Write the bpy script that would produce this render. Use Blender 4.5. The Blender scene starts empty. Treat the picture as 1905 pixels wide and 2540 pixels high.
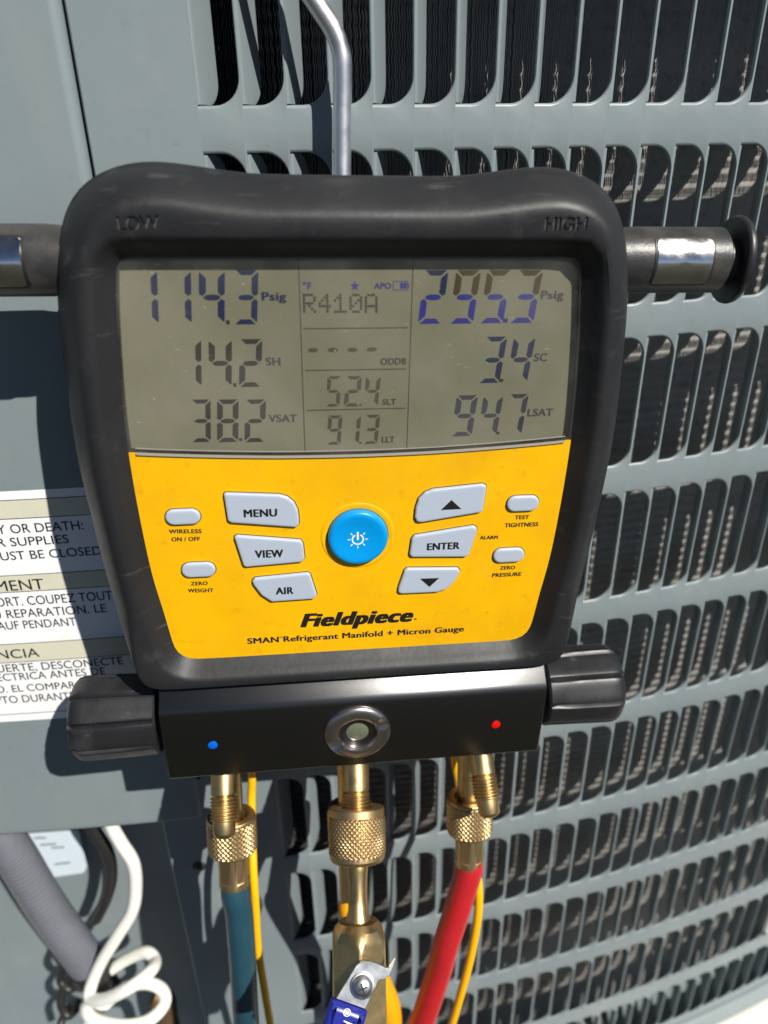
import bpy, bmesh, math, random
import numpy as np
from mathutils import Vector, Matrix

# ------------------------------------------------------------------ camera, world, sun, exposure
sc = bpy.context.scene
RAD = math.radians
CAM_H = 0.80
def cam_axes():
    pitch, yaw, roll = RAD(26.49), RAD(3.74), RAD(-1.01)
    fw = Vector((math.sin(yaw)*math.cos(pitch), math.cos(yaw)*math.cos(pitch), -math.sin(pitch)))
    r0 = Vector((math.cos(yaw), -math.sin(yaw), 0))
    u0 = r0.cross(fw)
    rt = r0*math.cos(roll) + u0*math.sin(roll)
    up = rt.cross(fw)
    return rt, up, fw
rt, up, fw = cam_axes()
cam = bpy.data.cameras.new('camera')
cam_ob = bpy.data.objects.new('camera', cam)
sc.collection.objects.link(cam_ob)
cam_ob.matrix_world = Matrix(((rt.x, up.x, -fw.x, 0.0), (rt.y, up.y, -fw.y, -0.316),
                              (rt.z, up.z, -fw.z, CAM_H), (0, 0, 0, 1)))
cam.sensor_fit = 'VERTICAL'
cam.sensor_height = 34.6
cam.sensor_width = 25.95
cam.lens = 1809.3/2540*34.6
cam.clip_start = 0.02
cam.clip_end = 200
cam.dof.use_dof = True
cam.dof.focus_distance = 0.306
cam.dof.aperture_fstop = 6.6
sc.camera = cam_ob

SUN = Vector((0.43978, -0.59067, 0.67654)).normalized()      # direction towards the sun
world = bpy.data.worlds.new('World'); sc.world = world; world.use_nodes = True
wn = world.node_tree.nodes; wl = world.node_tree.links
sky = wn.new('ShaderNodeTexSky'); sky.sky_type = 'NISHITA'; sky.sun_disc = False
sky.air_density = 0.45; sky.dust_density = 0.1; sky.ozone_density = 1.6; sky.altitude = 1500
sky.sun_elevation = math.asin(SUN.z); sky.sun_rotation = math.atan2(SUN.x, SUN.y)
wl.new(sky.outputs[0], wn['Background'].inputs[0])
wn['Background'].inputs[1].default_value = 0.05
sun = bpy.data.lights.new('sun', 'SUN'); sun.energy = 5.0; sun.angle = RAD(0.53); sun.color = (1, 0.955, 0.88)
sun_ob = bpy.data.objects.new('sun', sun); sc.collection.objects.link(sun_ob)
sun_ob.rotation_euler = SUN.to_track_quat('Z', 'Y').to_euler()
sun_ob.location = (1, -2, 3)
vs = sc.view_settings
vs.view_transform = 'Standard'; vs.look = 'None'; vs.exposure = 0.3; vs.gamma = 1.0; vs.use_curve_mapping = False
sc.cycles.use_denoising = True
sc.cycles.max_bounces = 6
sc.cycles.sample_clamp_indirect = 6.0

# ------------------------------------------------------------------ material helpers
def mat(name, col, rough=0.5, metal=0.0, spec=0.5, noise=None, bump=None, rnoise=None, coat=0.0, alpha_mix=None):
    m = bpy.data.materials.new(name); m.use_nodes = True
    nt = m.node_tree; b = nt.nodes['Principled BSDF']; L = nt.links
    b.inputs['Base Color'].default_value = (*col, 1)
    b.inputs['Roughness'].default_value = rough
    b.inputs['Metallic'].default_value = metal
    b.inputs['Specular IOR Level'].default_value = spec
    b.inputs['Coat Weight'].default_value = coat
    tc = nt.nodes.new('ShaderNodeTexCoord')
    def tex(scale, detail=4, rough_=0.6, stretch=None):
        n = nt.nodes.new('ShaderNodeTexNoise'); n.inputs['Scale'].default_value = scale
        n.inputs['Detail'].default_value = detail; n.inputs['Roughness'].default_value = rough_
        if stretch:
            mp = nt.nodes.new('ShaderNodeMapping'); mp.inputs['Scale'].default_value = stretch
            L.new(tc.outputs['Object'], mp.inputs[0]); L.new(mp.outputs[0], n.inputs['Vector'])
        else:
            L.new(tc.outputs['Object'], n.inputs['Vector'])
        return n
    def ramp(src, p0, p1, c0=0.0, c1=1.0):
        r = nt.nodes.new('ShaderNodeMapRange'); r.inputs['From Min'].default_value = p0; r.inputs['From Max'].default_value = p1
        r.inputs['To Min'].default_value = c0; r.inputs['To Max'].default_value = c1
        L.new(src, r.inputs['Value']); return r.outputs[0]
    cur = None
    for (col2, scale, p0, p1, amt, *rest) in (noise or []):
        n = tex(scale, *(rest[:1] or [5]), stretch=(rest[1] if len(rest) > 1 else None))
        f = ramp(n.outputs['Fac'], p0, p1, 0.0, amt)
        mx = nt.nodes.new('ShaderNodeMix'); mx.data_type = 'RGBA'
        if cur is None: mx.inputs['A'].default_value = (*col, 1)
        else: L.new(cur, mx.inputs['A'])
        mx.inputs['B'].default_value = (*col2, 1); L.new(f, mx.inputs['Factor'])
        cur = mx.outputs['Result']
    if cur is not None: L.new(cur, b.inputs['Base Color'])
    if rnoise:
        scale, lo, hi = rnoise
        n = tex(scale); L.new(ramp(n.outputs['Fac'], 0.3, 0.7, lo, hi), b.inputs['Roughness'])
    if bump:
        prev = None
        for (scale, dist) in bump:
            n = tex(scale, 3)
            bp = nt.nodes.new('ShaderNodeBump'); bp.inputs['Strength'].default_value = 1.0
            bp.inputs['Distance'].default_value = dist
            L.new(n.outputs['Fac'], bp.inputs['Height'])
            if prev: L.new(prev, bp.inputs['Normal'])
            prev = bp.outputs[0]
        L.new(prev, b.inputs['Normal'])
    return m

M = {}
M['paint'] = mat('grey_green_paint', (0.196, 0.236, 0.249), 0.42, 0.0, 0.5,
    noise=[((0.225, 0.270, 0.278), 9, 0.4, 0.7, 0.7), ((0.27, 0.30, 0.295), 14, 0.55, 0.75, 0.35, 5, (3, 3, 0.4)), ((0.13, 0.16, 0.165), 160, 0.62, 0.75, 0.3), ((0.30, 0.335, 0.33), 26, 0.58, 0.75, 0.3), ((0.38, 0.40, 0.39), 420, 0.72, 0.78, 0.5)],
    bump=[(900, 0.00003), (60, 0.00012)], rnoise=(40, 0.36, 0.5))
M['coil'] = mat('coil_fin', (0.50, 0.48, 0.445), 0.45, 0.0, 0.4, noise=[((0.34, 0.32, 0.295), 35, 0.45, 0.7, 0.6), ((0.14, 0.125, 0.11), 220, 0.55, 0.7, 0.5)])
M['dark_backing'] = mat('dark_backing', (0.012, 0.012, 0.012), 0.8)
M['rubber'] = mat('black_rubber', (0.015, 0.0157, 0.0178), 0.5, 0, 0.42,
    noise=[((0.026, 0.027, 0.029), 18, 0.42, 0.7, 0.7), ((0.06, 0.06, 0.06), 90, 0.60, 0.74, 0.4), ((0.10, 0.10, 0.10), 45, 0.62, 0.74, 0.45, 6, (1, 7, 1)), ((0.13, 0.13, 0.125), 900, 0.69, 0.75, 0.5)],
    bump=[(420, 0.00007), (45, 0.0003)], rnoise=(30, 0.44, 0.56))
M['knob'] = mat('black_knob_plastic', (0.014, 0.014, 0.016), 0.42, 0, 0.55,
    noise=[((0.032, 0.033, 0.036), 60, 0.50, 0.68, 0.7), ((0.11, 0.11, 0.11), 120, 0.64, 0.74, 0.35)], bump=[(150, 0.00008)], rnoise=(70, 0.34, 0.5))
M['bar'] = mat('dusty_bar_plastic', (0.03, 0.03, 0.031), 0.38, 0, 0.5,
    noise=[((0.11, 0.10, 0.085), 55, 0.45, 0.75, 0.7), ((0.22, 0.15, 0.09), 30, 0.62, 0.8, 0.4)], bump=[(900, 0.0001), (200, 0.00008)])
M['chrome'] = mat('worn_chrome', (0.72, 0.71, 0.69), 0.13, 1.0, 0.5, noise=[((0.32, 0.22, 0.12), 70, 0.52, 0.72, 0.6)], bump=[(160, 0.00007)], rnoise=(90, 0.08, 0.3))
M['steel'] = mat('hook_steel', (0.80, 0.80, 0.81), 0.4, 1.0, 0.5, bump=[(600, 0.00004)], rnoise=(160, 0.34, 0.48))
M['zinc'] = mat('zinc_plate', (0.56, 0.58, 0.59), 0.38, 1.0, 0.5, rnoise=(120, 0.3, 0.5))
M['yellow'] = mat('yellow_faceplate', (0.85, 0.455, 0.0008), 0.40, 0, 0.45,
    noise=[((0.66, 0.325, 0.002), 28, 0.42, 0.70, 0.5), ((0.50, 0.23, 0.006), 150, 0.60, 0.72, 0.35), ((0.20, 0.085, 0.01), 330, 0.67, 0.74, 0.5), ((0.10, 0.04, 0.01), 800, 0.71, 0.76, 0.7)],
    bump=[(700, 0.00003)], rnoise=(60, 0.34, 0.5))
M['print'] = mat('black_print', (0.012, 0.011, 0.010), 0.45)
M['print_soft'] = mat('label_print', (0.055, 0.06, 0.065), 0.6)
M['button'] = mat('grey_button', (0.415, 0.475, 0.565), 0.42, 0, 0.4, noise=[((0.33, 0.31, 0.28), 300, 0.66, 0.76, 0.5)])
M['blue_button'] = mat('blue_button', (0.0, 0.29, 0.72), 0.34, 0, 0.4)
M['white_print'] = mat('white_print', (0.85, 0.87, 0.88), 0.4)
M['lcd'] = mat('lcd_glass', (0.180, 0.184, 0.130), 0.42, 0, 0.3, noise=[((0.235, 0.228, 0.175), 9, 0.4, 0.66, 0.9)], bump=[(900, 0.00001)])
M['seg_dark'] = mat('segment_dark', (0.030, 0.033, 0.028), 0.5, 0, 0.2)
M['seg_navy'] = mat('segment_navy', (0.017, 0.026, 0.075), 0.5, 0, 0.2)
M['seg_blue'] = mat('segment_blue', (0.030, 0.030, 0.22), 0.5, 0, 0.2)
M['seg_brown'] = mat('segment_brown', (0.062, 0.046, 0.024), 0.5, 0, 0.2)
M['frame_black'] = mat('lcd_border', (0.02, 0.018, 0.016), 0.5)
M['anodised'] = mat('black_anodised', (0.0010, 0.0010, 0.0012), 0.33, 0.0, 1.0, bump=[(2200, 0.00003)])
M['anodised'].node_tree.nodes['Principled BSDF'].inputs['IOR'].default_value = 1.66
M['brass'] = mat('brass', (0.60, 0.445, 0.215), 0.38, 1.0, 0.5, noise=[((0.50, 0.345, 0.14), 60, 0.42, 0.7, 0.7), ((0.30, 0.20, 0.09), 200, 0.60, 0.74, 0.4)], bump=[(300, 0.00003)], rnoise=(90, 0.30, 0.46))
M['brass_dull'] = mat('dull_brass', (0.54, 0.40, 0.21), 0.46, 1.0, 0.5, noise=[((0.44, 0.30, 0.14), 90, 0.42, 0.7, 0.6)], bump=[(500, 0.00003)])
M['bezel'] = mat('nickel_bezel', (0.55, 0.50, 0.48), 0.30, 1.0, 0.5)
M['lens'] = mat('sight_lens', (0.13, 0.145, 0.095), 0.08, 0, 0.9, coat=0.6)
M['blue_dot'] = mat('blue_enamel', (0.0, 0.13, 0.75), 0.25)
M['red_dot'] = mat('red_enamel', (0.75, 0.005, 0.005), 0.25)
M['hose_blue'] = mat('blue_hose', (0.013, 0.055, 0.082), 0.42, noise=[((0.022, 0.075, 0.10), 40, 0.4, 0.7, 0.6)], bump=[(300, 0.0001)])
M['hose_red'] = mat('red_hose', (0.50, 0.016, 0.022), 0.42, noise=[((0.40, 0.02, 0.022), 50, 0.4, 0.7, 0.5)], bump=[(300, 0.0001)])
M['hose_yellow'] = mat('yellow_hose', (0.85, 0.40, 0.004), 0.42)
M['cable_yellow'] = mat('yellow_cable', (0.90, 0.47, 0.003), 0.40)
M['grip'] = mat('blue_vinyl_grip', (0.018, 0.025, 0.26), 0.28, 0, 0.5, bump=[(120, 0.0001)])
M['white_cable'] = mat('white_cable', (0.86, 0.86, 0.80), 0.36, noise=[((0.72, 0.71, 0.63), 60, 0.45, 0.75, 0.4)])
M['conduit'] = mat('grey_conduit', (0.145, 0.155, 0.18), 0.38, noise=[((0.11, 0.118, 0.138), 40, 0.4, 0.7, 0.6)], bump=[(120, 0.0003)])
M['black_wire'] = mat('black_wire', (0.02, 0.019, 0.018), 0.45)
M['label_white'] = mat('label_white', (0.88, 0.89, 0.90), 0.38, noise=[((0.72, 0.73, 0.72), 60, 0.5, 0.8, 0.3)])
M['label_cream'] = mat('label_cream', (0.64, 0.63, 0.50), 0.4, noise=[((0.54, 0.53, 0.42), 80, 0.45, 0.75, 0.4)])
M['sticker'] = mat('pale_sticker', (0.62, 0.72, 0.80), 0.4)
M['dark_ground'] = mat('dark_unseen_ground', (0.024, 0.026, 0.014), 0.95, noise=[((0.018, 0.014, 0.010), 9, 0.4, 0.65, 0.9), ((0.045, 0.048, 0.02), 160, 0.5, 0.75, 0.6)], bump=[(80, 0.01)])
M['ground'] = mat('pale_concrete', (0.78, 0.76, 0.70), 0.85, noise=[((0.66, 0.64, 0.58), 6, 0.35, 0.7, 0.6), ((0.5, 0.48, 0.43), 90, 0.55, 0.75, 0.3)], bump=[(60, 0.002)])
M['copper'] = mat('copper_tube', (0.16, 0.095, 0.045), 0.5, 0.5)

# clear plastic window: mostly transparent, a little gloss, dust specks
def pane_material():
    m = bpy.data.materials.new('clear_window'); m.use_nodes = True
    nt = m.node_tree; L = nt.links
    for n in list(nt.nodes): nt.nodes.remove(n)
    out = nt.nodes.new('ShaderNodeOutputMaterial'); tr = nt.nodes.new('ShaderNodeBsdfTransparent')
    tr.inputs[0].default_value = (0.97, 0.965, 0.945, 1)
    gl = nt.nodes.new('ShaderNodeBsdfGlossy'); gl.inputs['Roughness'].default_value = 0.12
    mx = nt.nodes.new('ShaderNodeMixShader'); mx.inputs[0].default_value = 0.035; L.new(tr.outputs[0], mx.inputs[1]); L.new(gl.outputs[0], mx.inputs[2])
    df = nt.nodes.new('ShaderNodeBsdfDiffuse'); df.inputs[0].default_value = (0.85, 0.83, 0.78, 1)
    tc = nt.nodes.new('ShaderNodeTexCoord')
    def specks(scale, lo, hi, stretch=(1, 1, 1), rot=0.0, amt=1.0):
        mp = nt.nodes.new('ShaderNodeMapping'); mp.inputs['Scale'].default_value = stretch; mp.inputs['Rotation'].default_value = (0, 0, rot)
        L.new(tc.outputs['Object'], mp.inputs[0])
        n = nt.nodes.new('ShaderNodeTexNoise'); n.inputs['Scale'].default_value = scale; n.inputs['Detail'].default_value = 3
        L.new(mp.outputs[0], n.inputs['Vector'])
        r = nt.nodes.new('ShaderNodeMapRange'); r.inputs['From Min'].default_value = lo; r.inputs['From Max'].default_value = hi
        r.inputs['To Max'].default_value = amt
        L.new(n.outputs['Fac'], r.inputs['Value']); return r.outputs[0]
    a = specks(900, 0.755, 0.79, amt=0.7); b = specks(230, 0.68, 0.80, (1, 9, 1), 0.9, 0.16); c = specks(30, 0.35, 0.75, amt=0.035)
    ad = nt.nodes.new('ShaderNodeMath'); ad.operation = 'ADD'; ad.use_clamp = True; L.new(a, ad.inputs[0]); L.new(b, ad.inputs[1])
    ad2 = nt.nodes.new('ShaderNodeMath'); ad2.operation = 'ADD'; ad2.use_clamp = True; L.new(ad.outputs[0], ad2.inputs[0]); L.new(c, ad2.inputs[1])
    m2 = nt.nodes.new('ShaderNodeMixShader'); L.new(ad2.outputs[0], m2.inputs[0]); L.new(mx.outputs[0], m2.inputs[1]); L.new(df.outputs[0], m2.inputs[2])
    L.new(m2.outputs[0], out.inputs[0])
    return m
M['pane'] = pane_material()

# ------------------------------------------------------------------ mesh helpers
C = sc.collection
def link(name, me, material, parent=None, smooth=False, angle=None):
    if material is not None:
        me.materials.clear(); me.materials.append(material)
    if smooth:
        me.polygons.foreach_set('use_smooth', [True]*len(me.polygons))
        if angle: me.set_sharp_from_angle(angle=RAD(angle))
        me.polygons.foreach_set('use_smooth', [len(p.vertices) <= 4 for p in me.polygons])
    o = bpy.data.objects.new(name, me); C.objects.link(o)
    if parent: o.parent = parent
    return o
def empty(name, loc=(0, 0, 0)):
    o = bpy.data.objects.new(name, None); C.objects.link(o); o.location = loc; o.empty_display_size = 0.02
    return o
def tag(o, label=None, cat=None, group=None, kind=None):
    if label: o['label'] = label
    if cat: o['category'] = cat
    if group: o['group'] = group
    if kind: o['kind'] = kind
    return o
def mesh(name, verts, faces):
    me = bpy.data.meshes.new(name); me.from_pydata([tuple(v) for v in verts], [], faces); me.validate(); me.update()
    return me
def fix(me):
    bm = bmesh.new(); bm.from_mesh(me); bmesh.ops.recalc_face_normals(bm, faces=bm.faces); bm.to_mesh(me); bm.free(); me.update(); return me
def loft(loops, close_first=False, close_last=False, ring=True):
    """quads between equal-length loops of 3-D points"""
    n = len(loops[0]); v = [p for l in loops for p in l]; f = []
    for a in range(len(loops)-1):
        for i in range(n if ring else n-1):
            j = (i+1) % n
            f.append((a*n+i, a*n+j, (a+1)*n+j, (a+1)*n+i))
    if close_first: f.append(tuple(range(n))[::-1])
    if close_last: f.append(tuple((len(loops)-1)*n+i for i in range(n)))
    return v, f
def lathe(profile, segs=48, axis=Vector((0, 0, 1)), origin=Vector((0, 0, 0)), cap=True, rfun=None):
    """profile: (radius, height) pairs along the axis"""
    q = axis.to_track_quat('Z', 'Y').to_matrix(); loops = []
    for (r, h) in profile:
        loops.append([tuple(origin + q @ Vector(((rr := (r if rfun is None else rfun(r, h, 2*math.pi*i/segs)))*math.cos(2*math.pi*i/segs), rr*math.sin(2*math.pi*i/segs), h))) for i in range(segs)])
    v, f = loft(loops, cap, cap)
    return v, f
def tube(points, r, segs=14, cap=True, rfun=None):
    pts = [Vector(p) for p in points]; loops = []; prev = None
    for i, p in enumerate(pts):
        t = (pts[min(i+1, len(pts)-1)]-pts[max(i-1, 0)]).normalized()
        if prev is None:
            a = Vector((1, 0, 0)) if abs(t.x) < 0.8 else Vector((0, 1, 0)); n = (a - t*a.dot(t)).normalized()
        else:
            n = (prev - t*prev.dot(t)).normalized()
        prev = n; b = t.cross(n); rr = r if rfun is None else rfun(i/(len(pts)-1))
        loops.append([tuple(p + (n*math.cos(2*math.pi*k/segs)+b*math.sin(2*math.pi*k/segs))*rr) for k in range(segs)])
    return loft(loops, cap, cap)
def spline(ctrl, n=12):
    """Catmull-Rom through control points"""
    P = [Vector(c) for c in ctrl]; P = [P[0]*2-P[1]] + P + [P[-1]*2-P[-2]]; out = []
    for i in range(1, len(P)-2):
        for k in range(n):
            t = k/n; a, b, c, d = P[i-1], P[i], P[i+1], P[i+2]
            out.append(0.5*((2*b)+(c-a)*t+(2*a-5*b+4*c-d)*t*t+(3*b-a-3*c+d)*t**3))
    out.append(P[-2]); return out
def prism(outline, z0, z1, bev=0.0, bevn=2):
    """closed outline (2-D, counter-clockwise) from z0 up to z1 with a rounded front edge"""
    pts = [Vector(p) for p in outline]
    loops = [[(p.x, p.y, z0) for p in pts]]
    if bev > 0:
        for k in range(bevn+1):
            a = math.pi/2*k/bevn
            loops.append([(p.x, p.y, z1-bev+bev*math.sin(a)) for p in inset(pts, bev*(1-math.cos(a)))])
    else:
        loops.append([(p.x, p.y, z1) for p in pts])
    return loft(loops, True, True)
def inset(pts, d):
    n = len(pts); out = []
    for i in range(n):
        a, b, c = pts[i-1], pts[i], pts[(i+1) % n]
        e1 = (b-a); e2 = (c-b)
        n1 = Vector((-e1.y, e1.x)).normalized(); n2 = Vector((-e2.y, e2.x)).normalized()
        m = (n1+n2); m = m/max(m.length, 1e-6); k = d/max(0.35, m.dot(n1))
        dd = d if callable(d) is False else d(b)
        out.append(b + m*k)
    return out
def ccw(pts):
    s = sum(pts[i-1][0]*pts[i][1]-pts[i][0]*pts[i-1][1] for i in range(len(pts)))
    return [Vector(p) for p in (pts if s > 0 else pts[::-1])]
def smooth_closed(pts, n=5):
    P = [Vector(p) for p in pts]; m = len(P); out = []
    for i in range(m):
        a, b, c, d = P[i-1], P[i], P[(i+1) % m], P[(i+2) % m]
        for k in range(n):
            t = k/n; out.append(0.5*((2*b)+(c-a)*t+(2*a-5*b+4*c-d)*t*t+(3*b-a-3*c+d)*t**3))
    return out
def rounded(pts, radii, seg=4):
    """round the corners of a polygon"""
    P = [Vector(p) for p in pts]; n = len(P); out = []
    for i in range(n):
        a, b, c = P[i-1], P[i], P[(i+1) % n]; r = radii[i] if isinstance(radii, (list, tuple)) else radii
        u = (a-b).normalized(); w = (c-b).normalized(); ang = math.acos(max(-1, min(1, u.dot(w))))
        t = min(r/math.tan(ang/2), 0.49*(a-b).length, 0.49*(c-b).length)
        p0, p1 = b+u*t, b+w*t
        for k in range(seg+1):
            s = k/seg; out.append(p0*(1-s)**2 + b*2*s*(1-s) + p1*s*s)
    return out
def join(*vf):
    V, F = [], []
    for v, f in vf:
        o = len(V); V += list(v); F += [tuple(i+o for i in q) for q in f]
    return V, F
def box(x0, x1, y0, y1, z0, z1):
    v = [(x0, y0, z0), (x1, y0, z0), (x1, y1, z0), (x0, y1, z0), (x0, y0, z1), (x1, y0, z1), (x1, y1, z1), (x0, y1, z1)]
    return v, [(0, 3, 2, 1), (4, 5, 6, 7), (0, 1, 5, 4), (1, 2, 6, 5), (2, 3, 7, 6), (3, 0, 4, 7)]

# flat lettering as mesh, fitted between two baseline points with a given cap height
def text_mesh(body, x0, y0, x1, y1, cap, bold=0.0, shear=0.0, thick=0.0, z=0.0, unit=0.001, vbold=0.0, offset=0.0):
    cu = bpy.data.curves.new('lettering', 'FONT'); cu.body = body; cu.size = 1.0; cu.shear = shear; cu.offset = offset; cu.extrude = thick/0.005 if thick else 0.0
    cu.resolution_u = 4; cu.space_character = 1.0+bold*1.6
    ob = bpy.data.objects.new('lettering_source', cu); C.objects.link(ob)
    dg = bpy.context.evaluated_depsgraph_get(); dg.update()
    me = bpy.data.meshes.new_from_object(ob.evaluated_get(dg))
    bpy.data.objects.remove(ob); bpy.data.curves.remove(cu)
    nv = len(me.vertices); co = np.zeros(nv*3); me.vertices.foreach_get('co', co); co = co.reshape(-1, 3)
    faces = [tuple(p.vertices) for p in me.polygons]
    # heavier strokes: the same letters again, nudged sideways and lifted a hair
    shifts = [(0.0, 0.0)]
    if bold > 0: shifts += [(-bold, 0.0), (bold, 0.0), (-bold*0.5, 0.0), (bold*0.5, 0.0)]
    if vbold > 0: shifts += [(dx, dy) for dx in (-bold, 0.0, bold) for dy in (-vbold, vbold)]
    pts, fc = [], []
    for k, (dx, dy) in enumerate(shifts):
        c = co.copy(); c[:, 0] += dx; c[:, 1] += dy; c[:, 2] = c[:, 2]*0.005+0.000008*k
        pts.append(c); fc += [tuple(i+nv*k for i in f) for f in faces]
    co = np.concatenate(pts)
    lo, hi = co[:, 0].min(), co[:, 0].max()
    H0_ = TEXT_CAP + 2*vbold
    w = math.hypot(x1-x0, y1-y0); ux, uy = (x1-x0)/w, (y1-y0)/w
    u = (co[:, 0]-lo)/(hi-lo)*w; v = (co[:, 1]+vbold)/H0_*cap
    new = np.stack([(x0+ux*u-uy*v)*unit, (y0+uy*u+ux*v)*unit, z*unit+co[:, 2]], 1)
    return mesh('lettering', new.tolist(), fc)
TEXT_CAP = 0.70
M['lit_letter'] = mat('lit_letter_grey', (0.075, 0.075, 0.074), 0.6)
M['clear_edge'] = mat('clear_plastic_edge', (0.36, 0.34, 0.30), 0.15, 0, 0.6)
M['gap'] = mat('key_gap', (0.10, 0.045, 0.006), 0.7)
M['seg_navy2'] = mat('segment_navy_violet', (0.017, 0.025, 0.066), 0.5, 0, 0.2)
M['seg_slate'] = mat('segment_slate', (0.035, 0.036, 0.055), 0.5, 0, 0.2)
M['seg_slate2'] = mat('segment_slate_soft', (0.06, 0.06, 0.065), 0.5, 0, 0.2)
M['seg_grey'] = mat('segment_grey', (0.075, 0.072, 0.052), 0.5, 0, 0.2)
M['seg_grey2'] = mat('segment_grey_soft', (0.055, 0.054, 0.045), 0.5, 0, 0.2)
M['seg_blue2'] = mat('segment_blue_soft', (0.05, 0.045, 0.23), 0.5, 0, 0.2)

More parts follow.
